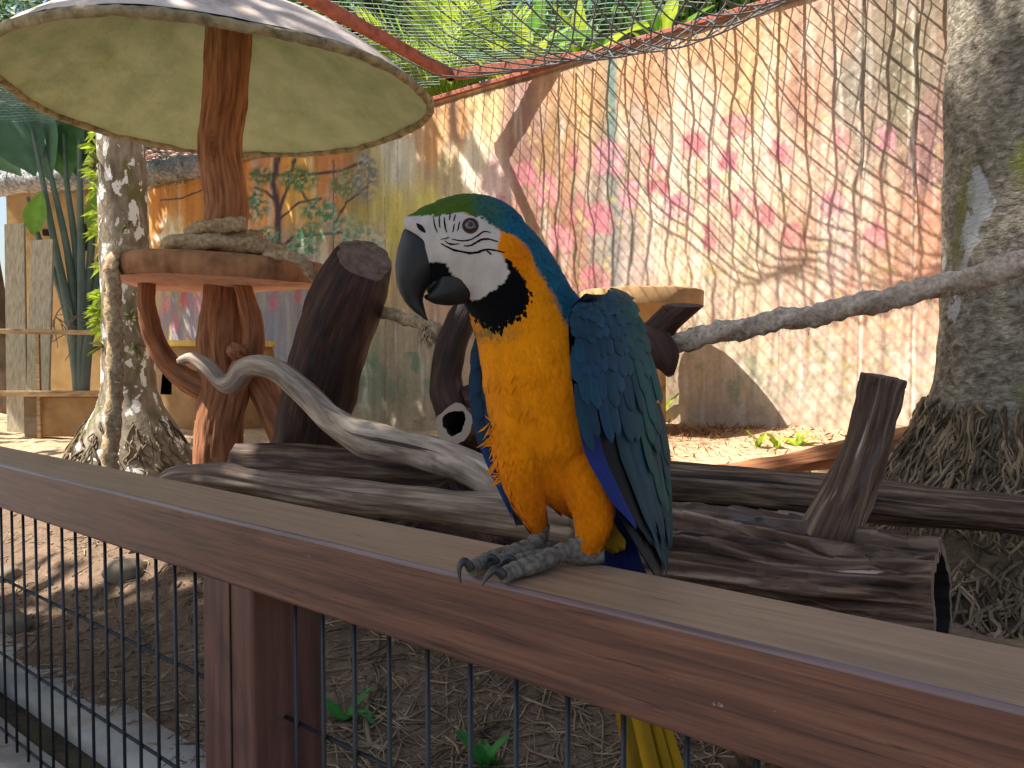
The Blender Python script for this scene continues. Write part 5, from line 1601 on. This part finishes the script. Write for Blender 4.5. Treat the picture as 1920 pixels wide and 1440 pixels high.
def region(V, N, jit=5.0):
    x, y = px_of(V)
    q = V * 140
    x = x + jit * fbm(q, 201, 2) * 1.6; y = y + jit * fbm(q, 202, 2) * 1.6
    c = np.tile(Y_GOLD, (len(V), 1))
    t = np.clip((y - 640) / 300 + .5 * fbm(V * 30, 203, 3), 0, 1)[:, None]
    c = c * (1 - .55 * t) + Y_ORNG * .55 * t  # shading of the lower belly put into the colour
    # blue back of neck and mantle
    edge = np.interp(y, [400, 430, 470, 520, 560, 600, 640, 700], [885, 950, 985, 1012, 1034, 1056, 1075, 1120])
    back = (N[:, 1] * .782 + N[:, 0] * .623 > .42) & (y > 540)
    b = np.clip((x - edge) / 10, 0, 1); b = np.where(back, 1.0, b)
    b = np.where(y > 720, np.where(back & (N[:, 1] > .5), 1.0, 0), b)[:, None]
    bl = B_TEAL * .6 + B_BLUE * .4
    c = c * (1 - b) + bl * b
    # cheek side of the neck is deeper orange
    k = (np.exp(-((x - 968) / 50) ** 2 - ((y - 480) / 60) ** 2) * .6)[:, None] * (1 - b)
    c = c * (1 - k) + Y_ORNG * k
    low = np.interp(x, [740, 757, 800, 812, 830, 870, 903, 925, 945, 985, 1010], [412, 410, 405, 409, 401, 398, 407, 424, 434, 446, 470])
    cap = y < low
    tt = np.clip((x - 875) / 80 + .3 * fbm(V * 60, 204, 2), 0, 1)[:, None]
    cc_ = G_CAP * (1 - tt) + (B_TEAL * .5 + B_BLUE * .5) * tt
    c = np.where(cap[:, None], cc_, c)
    mouth = (x < 872) & (y > 484) & (y < 600) & ~inpoly(x, y, FACE)
    c = np.where(mouth[:, None], K_BLK * 1.2, c)
    face = inpoly(x, y, FACE) | ((x < 812) & (y > 404) & (y <= 492)) | ((x < 862) & (y > 440) & (y <= 492))
    c = np.where(face[:, None], W_SKIN, c)
    ch = inpoly(x, y, CHIN)
    c = np.where(ch[:, None], K_BLK, c)
    fringe = np.exp(-((x - 915) / 46) ** 2 - ((y - 618) / 13) ** 2)[:, None] * (~ch)[:, None]
    c = c * (1 - .8 * fringe) + np.array(srgb(40, 88, 66)) * .8 * fringe
    # dark gap between thighs, pale pink ankles
    ank = np.clip((y - 985) / 14, 0, 1)[:, None] * (x < 1075)[:, None]
    c = c * (1 - ank * .8) + np.array(srgb(186, 150, 140)) * ank * .8
    return c, face, ch, cap, b[:, 0]
bcol, bface, bch, bcap, bback = region(BV, BN, 2.0)
body = mk_mesh('body', BV, BF, bcol)
bo = link('body', body, MAT['plumage'], mac)
# small overlapping feathers all over the body
rg = np.random.default_rng(210)
tri = np.array([f[:3] for f in BF]); tri2 = np.array([(f[0], f[2], f[3]) for f in BF if len(f) == 4]); tri = np.vstack([tri, tri2])
A_, B_, C_ = BV[tri[:, 0]], BV[tri[:, 1]], BV[tri[:, 2]]
area = np.linalg.norm(np.cross(B_ - A_, C_ - A_), axis=1)
n = 24000
k = rg.choice(len(tri), n, p=area / area.sum())
r1, r2 = rg.random((n, 1)), rg.random((n, 1)); sw = (r1 + r2) > 1; r1 = np.where(sw, 1 - r1, r1); r2 = np.where(sw, 1 - r2, r2)
FP_ = A_[k] + (B_[k] - A_[k]) * r1 + (C_[k] - A_[k]) * r2
FN_ = BN[tri[k, 0]]
c_, f_, ch__, cap_, _b = region(FP_, FN_, 4.0)
fx, fy = px_of(FP_)
keep = ~f_ & ~((fx < 872) & (fy > 484) & (fy < 575)) & ~((fx < 800) & (fy > 400) & (fy < 470))
FP_, FN_, c_, fx, fy = FP_[keep], FN_[keep], c_[keep], fx[keep], fy[keep]
n = len(FP_)
hd = np.clip((600 - fy) / 120, 0, 1)[:, None]
flow = np.array([.16, .05, -1.0]) * (1 - hd) + (np.array([1.0, .15, -.25]) + np.clip((fx - 850) / 150, 0, 1.4)[:, None] * np.array([0, 0, -1.0])) * hd
flow = flow + rg.normal(0, .12, (n, 3))
T_f = flow - FN_ * (flow * FN_).sum(1, keepdims=True)
T_f /= np.linalg.norm(T_f, axis=1, keepdims=True)
S_f = np.cross(FN_, T_f)
Lf = (.0065 + .0075 * np.clip((fy - 420) / 300, 0, 1)) * rg.uniform(.7, 1.25, n)
wisp = rg.random(n) < .012
Lf = np.where(wisp, Lf * 1.35, Lf)[:, None]
lift = (.0003 + .0006 * rg.random((n, 1))) * np.where(wisp, 2.2, 1.0)[:, None]
wf = Lf * .27
b0 = FP_ - FN_ * .0008
Vf = np.stack([b0, b0 + T_f * Lf * .55 + S_f * wf + FN_ * lift * .8, b0 + T_f * Lf + FN_ * lift * 1.2, b0 + T_f * Lf * .55 - S_f * wf + FN_ * lift * .8, b0 + T_f * Lf * .55 + FN_ * (lift * .8 + .0007)], 1).reshape(-1, 3)
i = np.arange(n)[:, None] * 5
Ff = (i[:, :, None] + np.array([(0, 1, 4), (1, 2, 4), (2, 3, 4), (3, 0, 4)])[None]).reshape(-1, 3)
bl_ = (c_[:, 2] > c_[:, 0])[:, None]
cf = np.repeat(c_ * np.where(bl_, rg.uniform(.62, 1.25, (n, 1)), rg.uniform(.86, 1.08, (n, 1))), 5, 0)
pm = link('small_feathers', mk_mesh('small_feathers', Vf, Ff, cf, Vf, smooth=True), MAT['plumage'], bo)
pm['kind'] = 'stuff'
# loose yellow wisps at the flank
mb = MB()
for j in range(40):
    x, y = 924 + rg.uniform(-4, 14), rg.uniform(790, 900)
    x += np.interp(y, [790, 850, 900], [-2, 4, 22])
    a = P(x, y, .80); d = nrm(np.array([-.55 + rg.normal(0, .35), rg.normal(0, .15), -.55 + rg.normal(0, .45)])); l = rg.uniform(.010, .022)
    s_ = nrm(np.cross(d, (0, 1, 0))) * l * .05
    mb.add([a + ZD * .004, a + d * l * .5 + s_, a + d * l, a + d * l * .5 - s_], [(0, 1, 2), (0, 2, 3)], Y_GOLD * rg.uniform(.8, 1.15))
w_ = mb.build('flank_wisps', MAT['plumage'], bo); w_['kind'] = 'stuff'
# rows of tiny black feathers on the face
lines = [([(813, 409), (815, 422), (820, 436)], 2.0), ([(824, 405), (824, 416), (825, 428)], 2.2), ([(833, 408), (834, 420), (837, 436)], 2.4), ([(844, 401), (843, 413)], 2.2), ([(854, 402), (851, 415)], 2.0), ([(852, 420), (849, 436)], 2.0), ([(862, 416), (858, 433)], 2.0),
         ([(826, 449), (836, 447), (843, 445)], 1.6), ([(847, 448), (862, 451), (880, 450), (897, 441), (908, 434), (920, 436)], 2.4), ([(834, 452), (846, 458), (862, 457)], 2.4), ([(870, 461), (883, 460), (897, 452), (912, 448), (934, 453)], 3.0), ([(827, 457), (840, 464), (857, 470), (873, 473), (892, 474), (907, 469), (922, 468), (946, 474)], 3.6), ([(912, 470), (922, 477)], 2.5)]
for pl_, wd in lines:
    pts = catmull([(x, y, 0) for x, y in pl_], 26)
    V, F = [], []
    hp = [hit(x + rg.normal(0, .35), y + rg.normal(0, .35)) for x, y, _ in pts]
    for i in range(26):
        a, nv = hp[i]
        t = nrm(hp[min(25, i + 1)][0] - hp[max(0, i - 1)][0])
        s_ = np.cross(nv, t)
        w = mpx(wd, .79) * (.35 + .65 * math.sin(math.pi * (i + .8) / 27.6)) * rg.uniform(.75, 1.2) * .62
        V += [a + s_ * w + nv * .0004, a + nv * .0011, a - s_ * w + nv * .0004]
        if i:
            b_ = (i - 1) * 3
            F += [(b_, b_ + 1, b_ + 4, b_ + 3), (b_ + 1, b_ + 2, b_ + 5, b_ + 4)]
    link('face_stripe', mk_mesh('face_stripe', V, F, np.tile(K_BLK, (len(V), 1))), MAT['plumage'], bo)
# eye with ring
ep, en = hit(882, 423)
er = mpx(13.2, .79)
ec = ep - en * er * .52
ref = nrm(np.cross(en, ZD)); rup = np.cross(ref, en)
V, F, C_ = [], [], []
for i in range(25):
    t = math.pi * .62 * i / 24
    rr = math.sin(t)
    for j in range(32):
        f = 2 * math.pi * j / 32
        V.append(ec + en * er * math.cos(t) + (ref * math.cos(f) + rup * math.sin(f)) * er * rr)
        C_.append(srgb(6, 6, 7) if rr < .36 else srgb(92, 84, 80) if rr < .60 else srgb(58, 42, 36) if rr < .80 else srgb(30, 22, 20))
for i in range(24):
    for j in range(32):
        k = (j + 1) % 32
        F.append((i * 32 + j, (i + 1) * 32 + j, (i + 1) * 32 + k, i * 32 + k))
link('eye', mk_mesh('eye', V, F, np.array(C_)), MAT['eye'], bo)
ring = [ep + en * (-.0002) + (ref * math.cos(f) + rup * math.sin(f)) * er * .98 for f in np.linspace(0, 2 * math.pi, 33)]
V, F, bc = tube(ring, [.0011, .0011], 6, 48, cap0=False, cap1=False)
link('eyelid', mk_mesh('eyelid', V, F, np.tile(srgb(70, 52, 46), (len(V), 1)), bc), MAT['plumage'], bo)
# nostril
pts = catmull([(781, 419, 0), (789, 427, 0), (798, 436, 0)], 12)
V, F = [], []
for i, (x, y, _) in enumerate(pts):
    a, nv = hit(x, y); a2, _n = hit(x + 1, y + 1); t = nrm(a2 - a); s_ = np.cross(nv, t)
    w = mpx(4.6, .79) * math.sin(math.pi * (i + .6) / 12.4)
    V += [a + s_ * w + nv * .0005, a + nv * .0001, a - s_ * w + nv * .0005]
    if i: F += [((i - 1) * 3, (i - 1) * 3 + 1, i * 3 + 1, i * 3), ((i - 1) * 3 + 1, (i - 1) * 3 + 2, i * 3 + 2, i * 3 + 1)]
link('nostril', mk_mesh('nostril', V, F, np.tile(srgb(30, 26, 34), (len(V), 1))), MAT['plumage'], bo)

# beak: rings between an outer and an inner outline
def beak(name, rings, Y0, sides=28, n=46, mat='beak', pinch=1.0):
    o_ = catmull([(a[0][0], a[0][1], a[2]) for a in rings], n); i_ = catmull([(a[1][0], a[1][1], a[3]) for a in rings], n)
    V, F = [], []
    for k in range(n):
        Yk = Y0 + o_[k][2]
        a, b = P(o_[k][0], o_[k][1], Yk), P(i_[k][0], i_[k][1], Yk)
        c = (a + b) / 2; h = (a - b) / 2; dp = i_[k][2]
        side = np.array([.22, 1, 0]) * dp
        for j in range(sides):
            f = 2 * math.pi * j / sides
            cf_, sf = math.cos(f), math.sin(f)
            V.append(c + h * cf_ + side * sf * (1 - .25 * max(0, cf_) ** 2 * pinch))
    for k in range(n - 1):
        for j in range(sides):
            q_ = (j + 1) % sides
            F.append((k * sides + j, k * sides + q_, (k + 1) * sides + q_, (k + 1) * sides + j))
    F += [tuple(range(sides))[::-1], tuple(range((n - 1) * sides, n * sides))]
    V = np.array(V)
    V += (.0006 * fbm(V * 90, 215, 3))[:, None] * np.array([1, .6, 1])
    return link(name, mk_mesh(name, V, F, bc=V), MAT[mat], mac)
beak('upper_beak', [((790, 440), (862, 500), 0, .019), ((762, 428), (842, 484), 0, .0215), ((750, 456), (834, 498), -.001, .0225), ((743, 490), (824, 510), -.002, .0215), ((743, 520), (808, 528), -.003, .019), ((750, 548), (796, 546), -.004, .0145), ((764, 572), (792, 562), -.005, .010), ((784, 590), (797, 582), -.006, .005), ((801, 602), (802, 599), -.006, .001)], .790)
beak('lower_beak', [((900, 556), (850, 480), 0, .021), ((886, 562), (840, 492), 0, .021), ((866, 570), (829, 510), -.001, .020), ((840, 573), (821, 532), -.002, .017), ((816, 570), (808, 548), -.003, .012), ((800, 563), (796, 554), -.004, .004)], .793, pinch=.2)

beak('tongue', [((850, 520), (842, 496), 0, .010), ((826, 538), (818, 520), 0, .010), ((806, 552), (802, 542), 0, .006)], .792, pinch=.2)
# ---- wings
def feather_on(surf, v0, b0, dv, db, off, lift, col, name, parent, seed, bdrift=0.0, tipround=.5, shade=.35):
    rg = np.random.default_rng(seed)
    rows, cols = 9, 5
    V, C_, B_ = [], [], []
    hue = rg.uniform(-.12, .12)
    col = np.array(col) * np.array([1, 1 + hue, 1 - hue * .4])
    for i in range(rows + 1):
        t = i / rows
        w = (.55 + .45 * min(1, t * 3)) * (1 if t < 1 - tipround * .45 else math.sqrt(max(0, 1 - ((t - (1 - tipround * .45)) / (tipround * .45)) ** 2)) * .97 + .03)
        for j in range(cols):
            s = (j / (cols - 1) - .5) * 2
            vv = v0 + dv * t; bb = b0 + bdrift * t + s * db * w
            p_, n_ = surf(vv, bb)
            V.append(p_ + n_ * (off + lift * t + .0007 * (1 - s * s)))
            e = 1 - .10 * abs(s) - (.08 if s == 0 else 0)
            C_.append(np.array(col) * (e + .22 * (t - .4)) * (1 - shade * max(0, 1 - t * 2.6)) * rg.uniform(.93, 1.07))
            B_.append((bb * .12, seed * .37, vv * .29))
    F = []
    for i in range(rows):
        for j in range(cols - 1):
            a = i * cols + j
            F.append((a, a + cols, a + cols + 1, a + 1))
    return link(name, mk_mesh(name, V, F, np.array(C_), np.array(B_)), MAT['feather'], parent)

def wing_surface(ys, Ls, Rs, Yf):
    y0, y1 = ys[0], ys[-1]
    def pt(v, b):
        y = y0 + (y1 - y0) * v
        L, R = np.interp(y, ys, Ls), np.interp(y, ys, Rs)
        return P(L + (R - L) * b, y, Yf(v, b))
    def surf(v, b):
        p_ = pt(v, b); e = .004
        dv_ = pt(v + e, b) - pt(v - e, b); db_ = pt(v, b + e) - pt(v, b - e)
        n_ = nrm(np.cross(db_, dv_))
        if n_[1] > 0: n_ = -n_
        return p_, n_
    return surf
def wing_base(surf, name, col, th=.010):
    nv, nb = 26, 12
    fr_, bk = [], []
    for i in range(nv + 1):
        for j in range(nb + 1):
            p_, n_ = surf(i / nv, j / nb)
            e = math.sin(math.pi * j / nb) ** .5 * min(1, i / 3 + .15) * min(1, (nv - i) / 6 + .1)
            fr_.append(p_); bk.append(p_ - n_ * (th * e + .0015))
    V = np.array(fr_ + bk); m = len(fr_)
    F = []
    for i in range(nv):
        for j in range(nb):
            a = i * (nb + 1) + j
            F.append((a, a + nb + 1, a + nb + 2, a + 1)); F.append((m + a, m + a + 1, m + a + nb + 2, m + a + nb + 1))
    for i in range(nv):
        for j in (0, nb):
            a = i * (nb + 1) + j
            F.append((a, a + nb + 1, m + a + nb + 1, m + a))
    for j in range(nb):
        for i in (0, nv):
            a = i * (nb + 1) + j
            F.append((a, a + 1, m + a + 1, m + a))
    return link(name, mk_mesh(name, V, F, np.tile(col, (len(V), 1)), V), MAT['feather'], mac)
c_blue, c_teal, c_roy, c_navy, c_grn = [np.array(srgb(*c)) for c in ((13, 58, 84), (18, 66, 76), (20, 42, 118), (7, 11, 22), (32, 78, 74))]
ysW = [552, 562, 580, 620, 700, 780, 860, 930, 1000, 1078]
LW = [1098, 1080, 1070, 1066, 1071, 1082, 1104, 1142, 1180, 1228]
RW = [1138, 1160, 1178, 1197, 1217, 1231, 1239, 1243, 1244, 1244]
surfN = wing_surface(ysW, LW, RW, lambda v, b: .757 + .016 * b + .070 * max(b, 0) ** 2 + .014 * v - .006 * math.sin(math.pi * min(1, max(0, v * 1.2))))
wingN = wing_base(surfN, 'wing', c_navy)
sd = 300
rgw = np.random.default_rng(301)
def mixc(a, b, t): t = min(1, max(0, t)); return np.array(a) * (1 - t) + np.array(b) * t
# flight feathers first, coverts over them
for k in range(9):
    b = .06 + .88 * k / 8
    col = c_roy if b < .25 else (c_navy if b < .42 else mixc(c_blue, c_teal, .3) if b < .6 else mixc(c_blue, c_teal, .6))  # near-black ones carry the shadow below the coverts in their colour
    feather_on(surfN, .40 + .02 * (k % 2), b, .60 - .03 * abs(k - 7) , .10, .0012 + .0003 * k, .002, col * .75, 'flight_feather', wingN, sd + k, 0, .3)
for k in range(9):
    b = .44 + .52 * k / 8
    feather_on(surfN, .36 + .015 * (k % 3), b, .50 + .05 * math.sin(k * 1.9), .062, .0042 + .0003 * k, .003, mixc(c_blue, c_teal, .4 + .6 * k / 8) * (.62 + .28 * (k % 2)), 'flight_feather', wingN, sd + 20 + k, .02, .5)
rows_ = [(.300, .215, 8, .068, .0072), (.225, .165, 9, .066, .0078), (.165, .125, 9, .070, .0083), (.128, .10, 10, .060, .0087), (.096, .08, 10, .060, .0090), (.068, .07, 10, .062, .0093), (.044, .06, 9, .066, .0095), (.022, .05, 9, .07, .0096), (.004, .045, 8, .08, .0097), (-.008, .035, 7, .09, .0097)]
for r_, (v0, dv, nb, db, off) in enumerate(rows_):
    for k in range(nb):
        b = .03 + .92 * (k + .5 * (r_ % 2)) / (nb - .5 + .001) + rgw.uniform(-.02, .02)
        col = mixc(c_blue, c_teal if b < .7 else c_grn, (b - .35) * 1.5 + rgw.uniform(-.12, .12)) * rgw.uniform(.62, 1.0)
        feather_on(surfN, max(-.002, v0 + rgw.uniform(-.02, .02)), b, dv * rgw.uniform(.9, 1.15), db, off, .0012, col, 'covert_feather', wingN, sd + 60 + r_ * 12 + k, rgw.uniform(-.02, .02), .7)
# right-hand scapulars, streaky teal
for k in range(14):
    b = .70 + .28 * rgw.random(); v0 = .14 + .5 * k / 14
    feather_on(surfN, v0, b, .22, .045, .0085 - .003 * v0, .003, mixc(c_grn, c_teal, rgw.random()) * rgw.uniform(.6, 1.0), 'covert_feather', wingN, sd + 200 + k, .02, .4)
# far wing
ysF = [628, 660, 720, 780, 830, 890, 940, 985]
LF = [892, 884, 880, 886, 898, 924, 948, 968]
RF = [960, 970, 975, 980, 985, 990, 995, 990]
surfF = wing_surface(ysF, LF, RF, lambda v, b: .846 - .006 * b + .02 * v)
wingF = wing_base(surfF, 'wing', c_navy)
for k in range(7):
    b = .08 + .8 * k / 6
    feather_on(surfF, .05 + .08 * (k % 2), b, .9 - .03 * k, .09, .002 + .0004 * (6 - k), .002, (c_roy * .5 + c_blue * .6) if k == 0 else mixc(c_blue, c_navy, .3 + .1 * k), 'flight_feather', wingF, 560 + k, 0, .3)
for k in range(12):
    feather_on(surfF, .02 + .045 * k, .12 + .25 * (k % 3), .16, .12, .005, .002, c_blue * .8, 'covert_feather', wingF, 580 + k, 0, .6)

# ---- tail
def free_feather(p0, p1, w, nrm_dir, col, col2, name, parent, seed, bend=.01):
    V, C_, B_, F = [], [], [], []
    d = nrm(p1 - p0); s0 = nrm(np.cross(d, nrm_dir)); L = np.linalg.norm(p1 - p0)
    rows = 14
    for i in range(rows + 1):
        t = i / rows
        ww = w * (.6 + .4 * min(1, t * 3)) * (1 if t < .8 else math.sqrt(max(0.0, 1 - ((t - .8) / .2) ** 2)) * .97 + .03)
        for j in range(5):
            s = (j - 2) / 2
            V.append(p0 + d * L * t + s0 * s * ww + np.array(nrm_dir) * (bend * math.sin(math.pi * t) + .0015 * (1 - s * s)))
            C_.append(np.array(col if j < 3 else col2) * (1.15 if j == 2 else 1 - .1 * abs(s)))
            B_.append((s * ww, seed, L * t))
    for i in range(rows):
        for j in range(4):
            a = i * 5 + j
            F.append((a, a + 1, a + 6, a + 5))
    return link(name, mk_mesh(name, V, F, np.array(C_), np.array(B_)), MAT['feather'], parent)
olive, gold2 = np.array(srgb(150, 118, 20)), np.array(srgb(196, 150, 24))
tl = free_feather(P(1135, 985, .880), PN(1252, 1560, .765), .011, (-.623, -.782, 0), olive * .8, gold2 * .8, 'tail', mac, 701)
for k in range(6):
    off = (k - 2.5)
    free_feather(P(1135 + off * 4, 985, .884 + .004 * (k % 2)), PN(1248 + off * 17, 1590 - 30 * abs(off), .768 + .004 * (k % 3)), .0125, (-.623, -.782, 0), olive * (.5 + .12 * k), gold2 * (.55 + .1 * k), 'tail_feather', tl, 702 + k)
for k in range(6):
    off = k - 2.5
    free_feather(P(1150 + off * 8, 955, .862), PN(1180 + off * 13, 1110, .715), .010, (-.623, -.782, 0), c_roy * .55, c_blue * .7, 'tail_covert', tl, 720 + k)
for k in range(5):
    free_feather(P(1100 + k * 10, 960, .85), PN(1120 + k * 13, 1030 + 6 * (k % 2), .700), .009, (-.623, -.782, 0), olive * 1.0, olive * .6, 'tail_covert', tl, 730 + k)

# ---- feet
def toe_tube(pts, rad, parent, name='toe', mat='toe'):
    L = np.linalg.norm(np.diff(np.array(pts), axis=0), axis=1).sum()
    pr_ = lambda th, s: 1 + .055 * np.sin(s * L / .0017) * (np.cos(th) > -.4)
    V, F, bc = tube(pts, rad, 14, max(24, int(L / .0007)), prof=pr_)
    return link(name, mk_mesh(name, V, F, bc=bc), MAT[mat], parent)
def claw(pts, r, parent):
    V, F, bc = tube(pts, [r, r * .85, r * .6, r * .12], 12, 22)
    return link('claw', mk_mesh('claw', V, F, bc=bc), MAT['claw'], parent)
zt_ = RZ1 + .0085
def foot(ank, ctr, toes, ctr_z):
    c0 = PZ(*ctr, ctr_z)
    f = toe_tube([P(*ank[0]), P(*ank[1]), c0, c0 + nrm(c0 - P(*ank[1])) * .004], [.0095, .0088, .0105, .008], mac, 'foot')
    for tp_, r, cl in toes:
        pts = [c0] + [PZ(x, y, zt_ + dz) for x, y, dz in tp_]
        t = toe_tube(pts, [r * 1.05, r, r * 1.05, r * .92, r * .8], f)
        if cl:
            e = pts[-1]; cpts = [e]
            for (x, y, dY, ) in cl: cpts.append(P(x, y, e[1] + dY))
            claw(cpts, r * .55, t)
    return f
foot([(1014, 985, .818), (1014, 1003, .818)], (1004, 1020), [
    ([(968, 1033, .004), (930, 1045, .002), (900, 1057, .001), (884, 1066, .001)], .0082, [(870, 1052, -.004), (861, 1066, -.008), (864, 1094, -.012)]),
    ([(985, 1036, .003), (955, 1046, .002), (932, 1052, .003)], .0074, [(918, 1044, -.004), (910, 1054, -.007), (913, 1074, -.008)]),
    ([(1030, 1026, .002), (1050, 1024, .000)], .0072, None)], zt_ + .008)
foot([(1096, 1012, .787), (1084, 1022, .787)], (1052, 1036), [
    ([(1020, 1052, .003), (990, 1062, .002), (962, 1070, .001), (944, 1079, .001)], .0088, [(928, 1068, -.004), (914, 1080, -.007), (904, 1098, -.010)]),
    ([(1016, 1043, .004), (988, 1048, .003), (966, 1052, .003)], .0076, [(952, 1046, -.002), (942, 1052, -.004), (936, 1062, -.005)]),
    ([(1080, 1044, .001), (1108, 1044, .000), (1132, 1044, .000)], .0082, None)], zt_ + .006)
